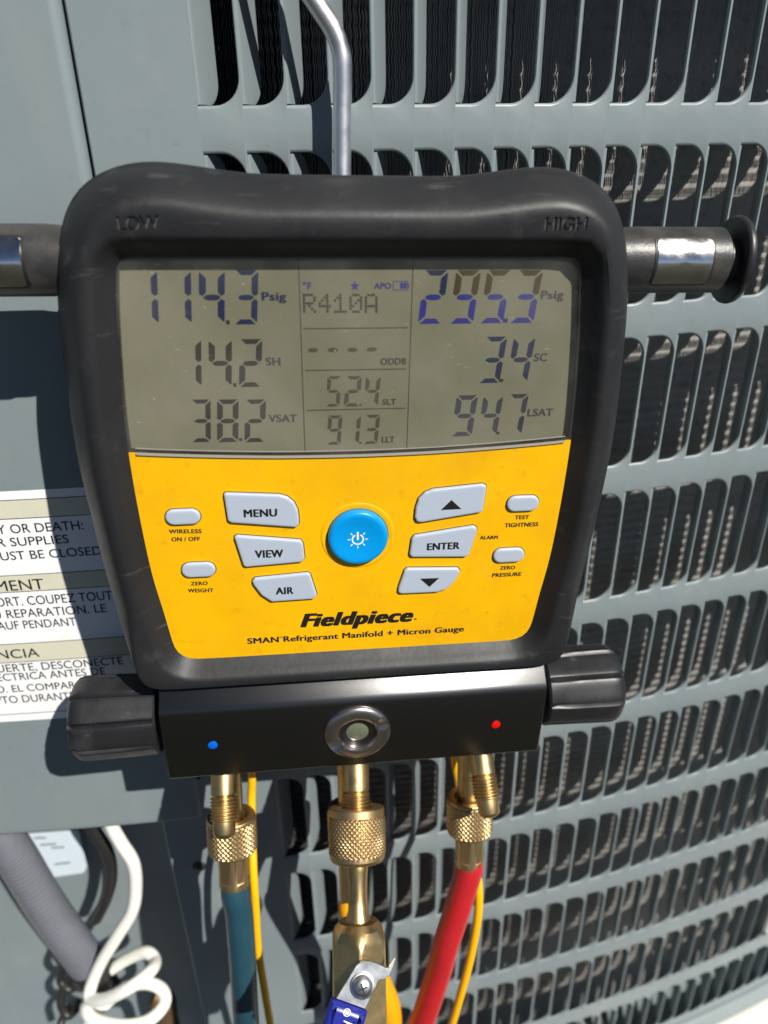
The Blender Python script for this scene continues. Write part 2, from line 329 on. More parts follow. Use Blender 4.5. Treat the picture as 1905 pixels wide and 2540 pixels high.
# measured outlines and lettering positions of the gauge (millimetres in its own frame; metres for the wiring)
DATA = {'outer': [(-88.73, -119.08), (-93.68, -90.32), (-97.38, -44.89), (-99.25, -14.64), (-99.77, -4.53), (-98.94, 14.53), (-96.88, 40.34), (-95.08, 56.35), (-93.09, 66.62), (-89.62, 78.03), (-86.38, 83.45), (-80.88, 88.69), (-74.9, 91.78), (-68.2, 94.0), (-58.88, 95.05), (-49.78, 94.29), (-38.68, 92.87), (-29.35, 91.78), (-16.93, 91.67), (12.31, 91.67), (32.25, 91.6), (41.34, 91.7), (49.85, 92.93), (61.58, 94.63), (69.27, 95.41), (77.1, 95.13), (85.14, 93.46), (93.62, 89.57), (99.73, 85.32), (104.46, 80.1), (107.22, 73.71), (109.91, 61.55), (112.38, 45.14), (115.17, 9.54), (116.0, -22.14), (113.42, -62.37), (107.92, -101.77), (102.3, -125.22)], 'inner': [(-67.15, -99.87), (-72.26, -92.08), (-76.92, -51.86), (-78.21, -2.39), (-77.58, 7.8), (-75.92, 42.03), (-72.93, 65.07), (-71.56, 66.47), (-68.84, 67.49), (-18.0, 67.76), (37.37, 67.77), (81.96, 67.52), (85.5, 66.56), (88.13, 63.4), (89.81, 50.26), (92.51, 17.51), (93.16, -3.39), (90.75, -57.63), (86.26, -93.15), (82.65, -100.03), (65.27, -100.28), (4.22, -100.39), (-50.45, -100.49)], 'arc': [(-78.21, -2.39), (-58.99, -3.74), (-39.81, -4.95), (-21.45, -5.72), (9.58, -6.06), (41.41, -5.9), (73.85, -4.17), (93.06, -2.69)], 'ridgeTop': [(-72.16, 82.25), (-48.61, 84.18), (-17.23, 83.22), (8.65, 82.8), (35.2, 82.73), (62.19, 85.01), (76.07, 84.5), (85.39, 78.25), (92.34, 70.49)], 'lipTop': [(-72.85, 60.34), (-69.36, 67.85), (-63.67, 72.76), (-17.7, 73.24), (77.55, 73.47), (88.0, 70.48), (92.46, 59.73)], 'lipBot': [(-71.3, -107.65), (9.47, -108.57), (77.89, -108.22)], 'blockface': [(-80.0, -112.66), (-81.57, -159.05), (96.13, -161.46), (94.13, -112.64)], 'menu': [(-44.85, -20.48), (-43.94, -19.88), (-23.22, -21.43), (-20.24, -22.52), (-17.67, -24.98), (-16.27, -28.5), (-16.0, -31.58), (-16.01, -35.11), (-17.35, -36.47), (-42.94, -33.21), (-44.18, -32.06)], 'view': [(-42.29, -39.66), (-41.08, -38.82), (-15.6, -42.31), (-14.68, -44.18), (-14.24, -51.13), (-15.58, -52.84), (-38.67, -54.02), (-39.59, -53.03)], 'air': [(-36.55, -60.76), (-35.26, -59.41), (-13.39, -58.02), (-12.29, -58.78), (-9.66, -69.52), (-11.25, -71.37), (-28.96, -71.7), (-33.13, -68.07), (-36.13, -62.67)], 'up': [(30.95, -29.52), (32.0, -25.6), (34.47, -22.87), (37.59, -21.56), (58.25, -19.89), (59.74, -20.81), (59.86, -22.34), (59.23, -32.07), (58.07, -33.02), (33.43, -36.57), (31.59, -36.04), (30.71, -33.97)], 'enter': [(29.84, -43.96), (31.01, -42.4), (55.65, -38.96), (57.38, -39.96), (57.42, -41.58), (54.98, -52.76), (53.6, -54.03), (30.15, -52.88), (29.06, -51.4)], 'down': [(27.23, -59.2), (28.45, -58.15), (50.34, -59.17), (51.64, -60.81), (50.63, -63.7), (48.71, -67.06), (45.87, -69.89), (42.08, -71.17), (26.09, -71.05), (24.67, -69.86), (24.94, -67.39)], 'pills': [[-61.17, -29.88, 13.8, 7.28], [-57.56, -54.4, 13.85, 7.41], [75.92, -29.75, 13.92, 7.68], [72.32, -54.32, 13.97, 7.53]], 'power': [(7.63, -42.05), 12.35], 'uptri': [(41.37, -30.77), (49.95, -30.69), (45.55, -26.38)], 'downtri': [(34.08, -63.34), (38.37, -67.79), (42.41, -63.47)], 'text': {'MENU': [-37.61, -30.53, -24.52, -30.67, 3.46], 'VIEW': [-34.43, -49.37, -23.0, -49.51, 3.58], 'AIR': [-27.01, -67.6, -19.56, -67.67, 3.49], 'WIRELESS': [-67.43, -37.2, -54.72, -37.63, 1.8], 'ON / OFF': [-66.8, -40.86, -55.63, -41.15, 1.86], 'ZERO': [-61.46, -62.01, -54.63, -62.17, 1.8], 'WEIGHT': [-62.99, -65.41, -52.58, -65.8, 1.86], 'ENTER': [36.42, -49.42, 50.35, -49.43, 3.39], 'ALARM': [59.11, -46.19, 66.88, -46.34, 1.7], 'TEST': [73.35, -37.25, 79.43, -37.38, 1.84], 'TIGHTNESS': [69.32, -40.89, 83.84, -40.97, 1.96], 'ZERO2': [69.22, -61.69, 75.97, -61.82, 1.78], 'PRESSURE': [66.09, -65.33, 79.12, -65.33, 1.9], 'Fieldpiece': [-17.39, -86.32, 32.21, -86.46, 7.26], 'tag': [-40.55, -93.51, 55.49, -93.5, 3.05]}, 'cells': {'114.3': [[-69.15, -61.06, 44.36, 62.64], [-58.01, -49.83, 44.25, 62.62], [-47.24, -38.49, 44.13, 62.6], [-35.25, -27.15, 44.01, 62.58]], '14.2': [[-56.24, -48.65, 21.55, 39.01], [-46.08, -37.89, 21.33, 38.88], [-35.21, -27.16, 21.11, 38.75]], '38.2': [[-54.44, -47.34, -0.1, 16.67], [-45.02, -37.14, -0.4, 16.45], [-34.8, -27.12, -0.71, 16.22]], '295.3': [[30.62, 39.33, 43.55, 62.38], [42.13, 51.07, 43.52, 62.36], [53.4, 62.33, 43.54, 62.34], [64.78, 73.89, 43.51, 62.31]], '3.4': [[54.81, 63.03, 20.83, 38.54], [65.62, 73.91, 20.85, 38.41]], '94.7': [[45.36, 53.67, -0.65, 16.08], [55.94, 63.74, -0.65, 15.86], [66.2, 73.82, -0.59, 16.13]], '52.4': [[-3.83, 1.37, 12.8, 24.62], [3.02, 8.99, 12.62, 24.48], [10.53, 16.06, 12.56, 24.35]], '91.3': [[-3.83, 1.58, -2.7, 9.22], [3.08, 8.72, -2.76, 9.05], [10.41, 16.08, -2.86, 9.14]]}, 'dps': [[-38.72, 44.07, -37.49, 45.53], [-37.95, 21.26, -36.83, 22.62], [-37.43, -0.11, -36.28, 1.06], [61.58, 43.71, 63.24, 45.15], [62.16, 21.03, 63.71, 22.31], [62.94, -0.39, 64.23, 0.77], [8.44, 12.81, 9.33, 13.61], [8.46, -2.66, 9.37, -1.78]], 'units': {'Psig': [-25.84, 52.27, -17.32, 52.22, 2.9], 'SH': [-25.77, 29.14, -20.42, 29.05, 2.91], 'VSAT': [-25.93, 7.26, -15.29, 7.07, 3.0], 'Psig2': [74.82, 52.15, 83.45, 52.22, 3.03], 'SC': [74.85, 29.0, 80.09, 29.01, 3.04], 'LSAT': [74.75, 6.96, 85.14, 6.95, 3.12], 'SLT': [17.25, 13.05, 22.49, 13.04, 2.32], 'LLT': [17.19, -2.37, 22.29, -2.4, 2.44], 'ODDB': [16.28, 28.63, 25.95, 28.58, 2.5], '°F': [-11.32, 56.07, -8.27, 56.12, 2.3], 'APO': [13.64, 56.08, 19.7, 56.05, 2.01]}, 'star': [(6.85, 56.98), 1.89], 'batt': [[20.34, 55.45, 25.75, 58.65], [22.95, 56.03, 24.16, 58.14], [24.31, 56.03, 25.28, 58.14]], 'dm': [[-11.61, 47.78, -6.96, 54.54], [-6.04, 47.73, -1.61, 54.51], [-0.64, 47.69, 4.05, 54.48], [4.85, 47.64, 9.52, 54.45], [10.3, 47.59, 15.03, 54.43]], 'hl': [[(-11.62, 42.25), (26.07, 42.19)], [(-11.42, 26.9), (26.11, 26.87)], [(-11.38, 11.5), (26.1, 11.48)]], 'vl': [[(-12.6, 67.21), (-12.68, -6.09)], [(27.3, 67.22), (27.27, -6.17)]], 'dash': [[-10.35, 33.63, -6.59, 35.26], [-3.19, 33.6, 0.61, 35.23], [4.04, 33.53, 7.88, 35.17], [11.1, 33.57, 14.99, 35.21]], 'LOW': [-68.95, 76.25, -55.88, 76.65, 4.09], 'HIGH': [70.09, 76.7, 84.89, 76.85, 4.22], 'sight': [(6.61, -139.5), 15.12], 'dots': [(-58.75, -141.17), (71.99, -141.24)], 'knobL': [(-127.9, -138.73), (-87.51, -142.42), (-105.41, -115.61), (-113.16, -166.96)], 'knobR': [(105.91, -141.84), (143.12, -142.31), (120.54, -113.12), (128.88, -169.4)], 'barL': [(-113.82, 74.55), (-94.57, 74.64), (-118.86, 50.95), (-98.86, 50.83)], 'barR': [(112.56, 75.86), (150.53, 75.74), (116.92, 51.58), (166.89, 63.97), (157.18, 78.66), (164.44, 47.24)], 'padR': [(119.21, 73.94), (142.33, 73.59), (121.23, 57.63), (144.45, 57.55)], 'padL': [(-109.76, 73.44), (-106.98, 73.45), (-107.99, 57.38), (-113.19, 57.4)], 'rod': [(4.91, 90.21), (5.28, 128.87), (-1.21, 144.35)]}
DATA2 = {'white': [(-0.1527, 0.0162, -0.3587), (-0.1524, 0.0162, -0.3745), (-0.1487, 0.0152, -0.3901), (-0.1435, 0.0133, -0.4069), (-0.1451, 0.0123, -0.4286), (-0.1504, 0.0102, -0.4492), (-0.1628, 0.0081, -0.4696), (-0.1772, 0.006, -0.4928), (-0.1867, 0.002, -0.5119), (-0.186, -0.004, -0.5169), (-0.1731, -0.01, -0.5083), (-0.155, -0.0119, -0.4951), (-0.1432, -0.0057, -0.4916), (-0.1421, 0.0063, -0.498), (-0.1507, 0.0142, -0.499), (-0.1709, 0.018, -0.5142), (-0.1866, 0.016, -0.5294), (-0.193, 0.006, -0.5333), (-0.1903, -0.006, -0.5253), (-0.181, -0.014, -0.5248), (-0.1616, -0.0179, -0.5266), (-0.1478, -0.0118, -0.5329), (-0.1395, -0.0016, -0.5334), (-0.1422, 0.0063, -0.5301), (-0.1538, 0.0101, -0.527), (-0.1691, 0.01, -0.5312), (-0.1832, 0.006, -0.5404), (-0.1896, -0.006, -0.5372), (-0.1856, -0.014, -0.5421), (-0.1673, -0.014, -0.5548), (-0.1492, -0.0038, -0.5671), (-0.1534, 0.0062, -0.601)], 'conduit': [(-0.2415, 0.028, -0.3292), (-0.2319, 0.026, -0.369), (-0.2214, 0.024, -0.4006), (-0.2089, 0.02, -0.4541), (-0.1916, 0.016, -0.5114)], 'conduit_end': [(-0.1916, 0.016, -0.5114), (-0.1829, 0.014, -0.5399)], 'blackwire': [(-0.1725, 0.03, -0.3687), (-0.1709, 0.03, -0.3907), (-0.1657, 0.03, -0.4142), (-0.168, 0.032, -0.4404), (-0.1782, 0.036, -0.4698), (-0.1909, 0.04, -0.496)], 'blackloops': [(-0.2001, 0.03, -0.5026), (-0.2099, 0.022, -0.5141), (-0.217, 0.02, -0.5309), (-0.2099, 0.016, -0.5371), (-0.2111, 0.03, -0.5435), (-0.2233, 0.035, -0.5601), (-0.225, 0.024, -0.5635), (-0.2176, 0.016, -0.568), (-0.2164, 0.03, -0.5779), (-0.228, 0.035, -0.5903), (-0.2313, 0.024, -0.5936), (-0.2305, 0.02, -0.6102)], 'copper': [(-0.1507, 0.0302, -0.6715), (-0.1538, 0.0301, -0.6139), (-0.1522, 0.0302, -0.5823), (-0.1603, 0.0301, -0.5758)], 'sticker': [(-0.2523, 0.0735, -0.4412), (-0.2024, 0.0735, -0.4422), (-0.204, 0.0735, -0.482), (-0.2079, 0.0735, -0.4883), (-0.2269, 0.0735, -0.4903), (-0.2522, 0.0735, -0.4902)], 'stickerlines': [((-0.2351, 0.073, -0.4479), (-0.2266, 0.073, -0.4484)), ((-0.2324, 0.073, -0.4554), (-0.2208, 0.073, -0.4554)), ((-0.2251, 0.073, -0.4592), (-0.2158, 0.073, -0.4594)), ((-0.2266, 0.073, -0.4771), (-0.2149, 0.073, -0.4761))], 'hoseblue': [(-57.0, -239.87, 5.07), (-57.0, -248.33, 8.15), (-56.05, -259.72, 9.5), (-56.1, -279.74, 12), (-56.72, -305.06, 14), (-57.57, -333.64, 15), (-58.43, -359.95, 16), (-61.38, -402.93, 16)], 'hosered': [(67.45, -239.87, 5.07), (67.39, -245.51, 7.12), (64.14, -263.68, 9), (60.91, -281.82, 10.5), (56.99, -302.41, 12), (53.41, -332.39, 12), (45.56, -378.85, 13), (35.73, -426.97, 13)], 'cabL': [(-46.74, -189.38, -28), (-47.08, -204.12, -28), (-48.23, -220.94, -24), (-48.02, -243.74, -4), (-47.96, -267.14, 3), (-48.45, -297.66, 6), (-47.09, -332.4, 8), (-45.3, -371.94, 9), (-43.01, -412.6, 9)], 'cabR': [(63.33, -193.82, -30), (65.38, -208.76, -31), (73.09, -248.67, -24), (75.35, -264.41, -4), (76.58, -286.43, 3), (74.75, -318.76, 6), (71.16, -350.62, 8), (65.67, -395.07, 9), (60.59, -436.16, 9)], 'hoseyel': [(4.5, -257.73, 11.57), (4.5, -265.25, 14.31), (14.09, -320.3, 8), (20.03, -343.06, 8), (25.54, -366.91, 8), (27.07, -399.86, 7), (24.99, -441.98, 7)], 'vframe': [(7.0, -160.0, -4.0), [0.9992, -0.03062, 0.02569], [0.03997, 0.76543, -0.64227], [0.0, 0.64279, 0.76604]], 'valve': {'plate': [(-2.23, -92.76), (-0.43, -91.42), (1.71, -91.07), (4.74, -91.56), (7.93, -92.7), (10.58, -94.13), (12.54, -94.41), (14.03, -92.41), (15.33, -90.87), (14.36, -93.55), (12.47, -97.44), (10.48, -98.59), (8.16, -98.77), (7.07, -99.66), (6.69, -100.91), (1.57, -109.86), (-11.01, -105.03)], 'grip': [(-13.28, -104.42), (2.96, -110.73), (0.76, -116.34), (-1.88, -129.18), (-23.04, -130.76), (-16.99, -114.43)], 'screw': [(0.42, -100.64), (4.83, -100.9)], 'rmark': [(-8.21, -108.86), (-5.27, -109.96), (-7.03, -112.31)], 'tmark': [(-9.46, -113.23), (-5.67, -114.85)]}}

# ------------------------------------------------------------------ ground
gv, gf = box(-30, 30, -30, 30, -0.30, -0.07)
ground = link('ground', mesh('ground', gv, gf), M['dark_ground'])  # dark surround is unseen, invented to keep bounce light low
tag(ground, kind='structure')
gv, gf = box(-0.62, 0.95, -0.035, 0.95, -0.09, 0.0418)
pad = link('pavement', mesh('pavement', gv, gf), M['ground'])
tag(pad, kind='structure')

# ------------------------------------------------------------------ condenser unit: gently curved louvred cabinet
H0 = CAM_H
S0, RC = -0.177, 1/0.5444
def wang(s): return max(0.0, (s-S0)/RC)
def wp(s, z, off=0.0):
    """point on the cabinet skin: s along the skin, z up, off inwards"""
    if s <= S0: return (s, off, z)
    a = (s-S0)/RC
    return (S0+(RC-off)*math.sin(a), RC-(RC-off)*math.cos(a), z)

unit = empty('condenser_unit', (0.10, 0.25, 0.0))
tag(unit, 'grey-green louvred outdoor condenser cabinet with black coil behind its slots', 'condenser')
UINV = Matrix.Translation(-unit.location)
def ulink(name, me, material, parent=None, **k):
    o = link(name, me, material, parent or unit, **k)
    if parent is None: o.matrix_parent_inverse = UINV
    return o

ROW_Z1, ROW_P, COL_S0, COL_D = H0+0.0156, 0.0835, -0.0469, 0.0168
SLOT_H, SLOT_W, CRN = 0.067, 0.0161, 0.0098
Z_BOT, Z_TOP = H0-0.735, H0+0.135
ROWS = list(range(1, 11))
def row_span(k):
    zb = ROW_Z1-ROW_P*(k-1); h = SLOT_H
    if k == 10: h -= 0.008; zb += 0.008
    return zb, h
def ncols(k): return 19 if k <= 2 else (20 if k <= 4 else (23 if k <= 6 else 27))
NC_MAX = 27
def umax(v, h):
    e = min(v, h-v)
    if e >= CRN: return SLOT_W
    return SLOT_W-CRN + CRN*math.sqrt(max(0, 1-((CRN-e)/CRN)**2))
def slot_outline(h, grow=0.0, gv=None):
    gv = grow if gv is None else gv
    pts = [(-grow, -gv)]
    for k in range(9):
        a = math.pi/2*k/8; pts.append((SLOT_W-CRN+(CRN+grow)*math.sin(a), CRN-(CRN+gv)*math.cos(a)))
    for k in range(9):
        a = math.pi/2*k/8; pts.append((SLOT_W-CRN+(CRN+grow)*math.cos(a), h-CRN+(CRN+gv)*math.sin(a)))
    pts.append((-grow, h+gv))
    return pts
from mathutils.geometry import tessellate_polygon
def cell_geometry(h, gap_lo, gap_hi):
    a = 0.0003
    rect = [(-a, -gap_lo), (COL_D-a, -gap_lo), (COL_D-a, h+gap_hi), (-a, h+gap_hi)]
    # sub-divide the rectangle's vertical sides so shading stays even
    rings = [(slot_outline(h, 0.00028, 0.0013), 0.0), (slot_outline(h, 0.00014, 0.0007), 0.00016), (slot_outline(h, 0.0, 0.0001), 0.0007), (slot_outline(h, 0.0), 0.0013)]
    verts = [(p[0], p[1], 0.0) for p in rect]; faces = []
    base = len(verts)
    for ring, off in rings: verts += [(p[0], p[1], off) for p in ring]
    n = len(rings[0][0])
    tri = tessellate_polygon([[Vector((p[0], p[1], 0)) for p in rect], [Vector((p[0], p[1], 0)) for p in rings[0][0]]])
    faces += [tuple(t) for t in tri]
    for r in range(3):
        for i in range(n):
            j = (i+1) % n
            faces.append((base+r*n+i, base+r*n+j, base+(r+1)*n+j, base+(r+1)*n+i))
    return verts, faces
V, F = [], []
def grid(s_list, z_list, offf=lambda s, z: 0.0):
    o = len(V)
    for z in z_list:
        for s in s_list: V.append(wp(s, z, offf(s, z)))
    n = len(s_list)
    for j in range(len(z_list)-1):
        for i in range(n-1): F.append((o+j*n+i, o+j*n+i+1, o+(j+1)*n+i+1, o+(j+1)*n+i))
def lin(a, b, step): return [a+(b-a)*i/max(1, math.ceil(abs(b-a)/step)) for i in range(max(1, math.ceil(abs(b-a)/step))+1)]
EDGE_L, EDGE_R = -0.0885, 0.46
REC_S, REC_Z = -0.115, H0-0.358
cell0 = COL_S0-0.0003
zcuts = []
for k in ROWS:
    zb, h = row_span(k)
    nxt = row_span(k+1) if k < 10 else None
    lo = zb-0.00825 if k < 10 else Z_BOT
    hi = zb+h+0.00825
    if k < 10 and nxt: lo = (zb + nxt[0]+nxt[1])/2
    if k > 1: hi = (zb+h + row_span(k-1)[0])/2
    cv, cf = cell_geometry(h, zb-lo, hi-zb-h)
    for i in range(ncols(k)):
        o = len(V); s0 = COL_S0+COL_D*i
        V += [wp(s0+u, zb+v, off) for (u, v, off) in cv]
        F += [tuple(q+o for q in f) for f in cf]
    send = cell0+COL_D*ncols(k)
    grid(lin(send, EDGE_R, COL_D), [lo, hi])
    sl = EDGE_L if zb > REC_Z-0.02 else REC_S
    grid(lin(sl, cell0, 0.008), [lo, hi])
    if k == 1: top1 = hi
grid(lin(EDGE_L, EDGE_R, COL_D/2), [top1, Z_TOP])
# return flanges at the seam, beside the recess and along the bottom
grid([EDGE_L], [0, 0])
def flange(s, z0, z1, d):
    o = len(V)
    for z in (z0, z1):
        V.append(wp(s, z, 0.0)); V.append(wp(s-0.0006, z, 0.0006)); V.append(wp(s-0.0006, z, d))
    F.append((o, o+1, o+4, o+3)); F.append((o+1, o+2, o+5, o+4))
flange(EDGE_L, row_span(5)[0]-0.03, Z_TOP, 0.018)
flange(REC_S, Z_BOT, row_span(5)[0], 0.020)
me = mesh('louvered_panel', V, F)
bm = bmesh.new(); bm.from_mesh(me); bmesh.ops.remove_doubles(bm, verts=bm.verts, dist=1e-6); bmesh.ops.recalc_face_normals(bm, faces=bm.faces)
bm.to_mesh(me); bm.free()
panel = ulink('louvered_panel', me, M['paint'], smooth=True, angle=38)

# louvre blade: the stamped tab, hinged on its left edge and pressed inwards
PHI = RAD(63)
def blade_mesh(h):
    rb = 0.0016; g = 0.00025
    vs_ = [0.0004, 0.0012, 0.0026, 0.0045, 0.0066, 0.0098, h*0.3, h*0.5, h*0.7, h-0.0098, h-0.0066, h-0.0045, h-0.0026, h-0.0012, h-0.0004]
    def bend(u):
        if u <= rb*PHI:
            a = u/rb; return rb*math.sin(a), rb*(1-math.cos(a)), a
        r = u-rb*PHI; return rb*math.sin(PHI)+r*math.cos(PHI), rb*(1-math.cos(PHI))+r*math.sin(PHI), PHI
    loops_f, loops_b = [], []
    for v in vs_:
        um = umax(v, h)-g
        us = [0.0, rb*PHI*0.33, rb*PHI*0.66, rb*PHI, um*0.6, um-0.0008, um]
        lf, lb = [], []
        for q, u in enumerate(us):
            x, y, a = bend(min(u, um)); t = 0.0006
            nx, ny = math.sin(a), -math.cos(a)      # outward face normal (towards the viewer side)
            if q == len(us)-1: y2 = 0.00035; lf.append((x-math.sin(a)*y2*0, y+y2*0.6, v)); lb.append((x-nx*t, y-ny*t, v))
            else: lf.append((x, y, v)); lb.append((x-nx*t, y-ny*t, v))
        loops_f.append(lf); loops_b.append(lb)
    v1, f1 = loft(loops_f, ring=False); v2, f2 = loft(loops_b, ring=False)
    o = len(v1); n = len(loops_f[0]); m = len(loops_f)
    verts = v1+v2; faces = [tuple(f) for f in f1]+[tuple(i+o for i in f[::-1]) for f in f2]
    for j in range(m-1):
        a, b = j*n+n-1, (j+1)*n+n-1; faces.append((a, b, b+o, a+o))
    for i in range(n-1):
        faces.append((i, i+1, i+1+o, i+o)); q = (m-1)*n; faces.append((q+i+1, q+i, q+i+o, q+i+1+o))
    return fix(mesh('louver', verts, faces))
bl_full, bl_short = blade_mesh(SLOT_H), blade_mesh(SLOT_H-0.008)
for b in (bl_full, bl_short):
    b.materials.append(M['paint']); b.polygons.foreach_set('use_smooth', [True]*len(b.polygons)); b.set_sharp_from_angle(angle=RAD(40))
PANEL_INV = Matrix.Translation((0, 0, 0))
for k in ROWS:
    zb, h = row_span(k)
    for i in range(ncols(k)):
        s0 = COL_S0+COL_D*i
        o = bpy.data.objects.new('louver', bl_full if k < 10 else bl_short); C.objects.link(o)
        o.parent = panel
        o.location = wp(s0, zb, 0.0004); o.rotation_euler = (0, 0, wang(s0+0.007))

# coil: wavy vertical fins behind the louvres
def coil_mesh():
    pitch = 0.00118; s = np.arange(-0.085, 0.455, pitch); z = np.arange(Z_BOT-0.015, H0+0.12, 0.0013)
    rng = np.random.RandomState(3)
    ns, nz = len(s), len(z)
    jit = rng.normal(0, 0.00008, ns)[:, None] + np.cumsum(rng.normal(0, 0.00001, (ns, nz)), 1)*0.5
    for b in range(70):                        # bent fins
        i = rng.randint(0, ns); j = rng.randint(0, nz); L_ = rng.randint(6, 26)
        jit[i, max(0, j-L_):j+L_] += rng.uniform(-0.0007, 0.0007)
    wave = 0.00030*np.sin(2*np.pi*z/0.0061)
    ss = s[:, None]+jit+wave[None, :]
    def ring(off):
        a = np.maximum(0, (ss-S0)/RC)
        x = S0+(RC-off)*np.sin(a); y = RC-(RC-off)*np.cos(a)
        return np.stack([x, y, np.broadcast_to(z[None, :], x.shape)], -1).reshape(-1, 3)
    a, b = ring(0.0415), ring(0.0505)
    ss = ss+0.00017; c = ring(0.04155)           # rolled front edge of each fin
    N = ns*nz
    idx = (np.arange(ns)[:, None]*nz+np.arange(nz-1)[None, :]).ravel()
    faces = np.concatenate([np.stack([idx, idx+1, idx+1+N, idx+N], 1), np.stack([idx, idx+2*N, idx+1+2*N, idx+1], 1)])
    me = bpy.data.meshes.new('coil_fins'); me.vertices.add(3*N); me.vertices.foreach_set('co', np.concatenate([a, b, c]).ravel())
    me.loops.add(faces.size); me.loops.foreach_set('vertex_index', faces.ravel().astype(np.int32))
    me.polygons.add(len(faces)); me.polygons.foreach_set('loop_start', np.arange(0, faces.size, 4, dtype=np.int32))
    me.update(calc_edges=True)
    return me
coil = ulink('coil_fins', coil_mesh(), M['coil']); coil['kind'] = 'stuff'
V, F = [], []
grid(lin(-0.0875, 0.455, 0.02), [Z_BOT-0.02, H0+0.125], lambda s, z: 0.0508)
ulink('dark_backing', mesh('dark_backing', V, F), M['dark_backing'])  # dark sheet added behind the fins to shut out sky light
V, F = [], []
grid(lin(-0.0875, 0.455, 0.02), [H0+0.1255, H0+0.127], lambda s, z: 0.002 if z < H0+0.126 else 0.06)
o = len(V)
ulink('top_closure', mesh('top_closure', V, F), M['dark_backing'])  # unseen strip added to stop sky light falling in from above

# base pan flange under the louvred panel
V, F = [], []
prof = [(0.004, Z_BOT-0.0005), (-0.0025, Z_BOT-0.001), (-0.0045, Z_BOT-0.003), (-0.005, Z_BOT-0.014), (-0.0062, Z_BOT-0.016), (-0.0062, Z_BOT-0.021), (0.09, Z_BOT-0.0215)]
sl = lin(-0.40, 0.46, 0.02); o = len(V)
for (off, z) in prof:
    for s in sl: V.append(wp(s, z, off))
for j in range(len(prof)-1):
    for i in range(len(sl)-1): F.append((o+j*len(sl)+i, o+(j+1)*len(sl)+i, o+(j+1)*len(sl)+i+1, o+j*len(sl)+i+1))
ulink('base_pan', fix(mesh('base_pan', V, F)), M['paint'], smooth=True, angle=35)
# access cover with rolled edges
CV_R, CV_B = -0.0905, H0-0.358
def roll(d, R):
    return 0.0 if d >= R else R-math.sqrt(max(0.0, R*R-(R-d)**2))
def cover_off(s, z): return -0.0015+roll(CV_R-s, 0.0045)+roll(z-CV_B, 0.0028)
V, F = [], []
ss = lin(-0.42, -0.1, 0.01)+[CV_R-0.0045*(1-math.sin(math.pi/2*t/7)) for t in range(0, 8)]
ss = [s for s in ss if s < CV_R-0.0046]+[CV_R-0.0045+0.0045*math.sin(math.pi/2*t/7) for t in range(0, 8)]
zz = [CV_B+0.0028*(1-math.sin(math.pi/2*t/6)) for t in range(6, -1, -1)]+lin(CV_B+0.006, Z_TOP, 0.02)
grid(ss, zz, cover_off)
n = len(ss)
o = len(V)                                   # return flanges of the cover
for z in zz: V.append(wp(CV_R, z, 0.016))
for j in range(len(zz)-1): F.append((j*n+n-1, o+j, o+j+1, (j+1)*n+n-1))
o = len(V)
for s in ss: V.append(wp(s, CV_B, 0.012))
for i in range(n-1): F.append((i, i+1, o+i+1, o+i))
cover = ulink('access_cover', fix(mesh('access_cover', V, F)), M['paint'], smooth=True, angle=40)

# service recess below the cover: back plate, right cheek, ceiling
V, F = [], []
grid([-0.42, REC_S-0.0006], [Z_BOT-0.02, H0-0.32], lambda s, z: 0.075)
ulink('recess_back', mesh('recess_back', V, F), M['paint'])
V, F = [], []
o = len(V)
for z in (Z_BOT-0.02, H0-0.35):
    V += [wp(REC_S-0.0012, z, 0.0205), wp(REC_S-0.0012, z, 0.077)]
F.append((o, o+1, o+3, o+2))
ulink('recess_cheek', mesh('recess_cheek', V, F), M['paint'])
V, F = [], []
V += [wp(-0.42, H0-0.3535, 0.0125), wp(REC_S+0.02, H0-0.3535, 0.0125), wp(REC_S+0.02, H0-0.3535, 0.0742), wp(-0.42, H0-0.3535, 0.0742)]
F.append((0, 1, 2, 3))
ulink('recess_ceiling', mesh('recess_ceiling', V, F), M['dark_backing'])

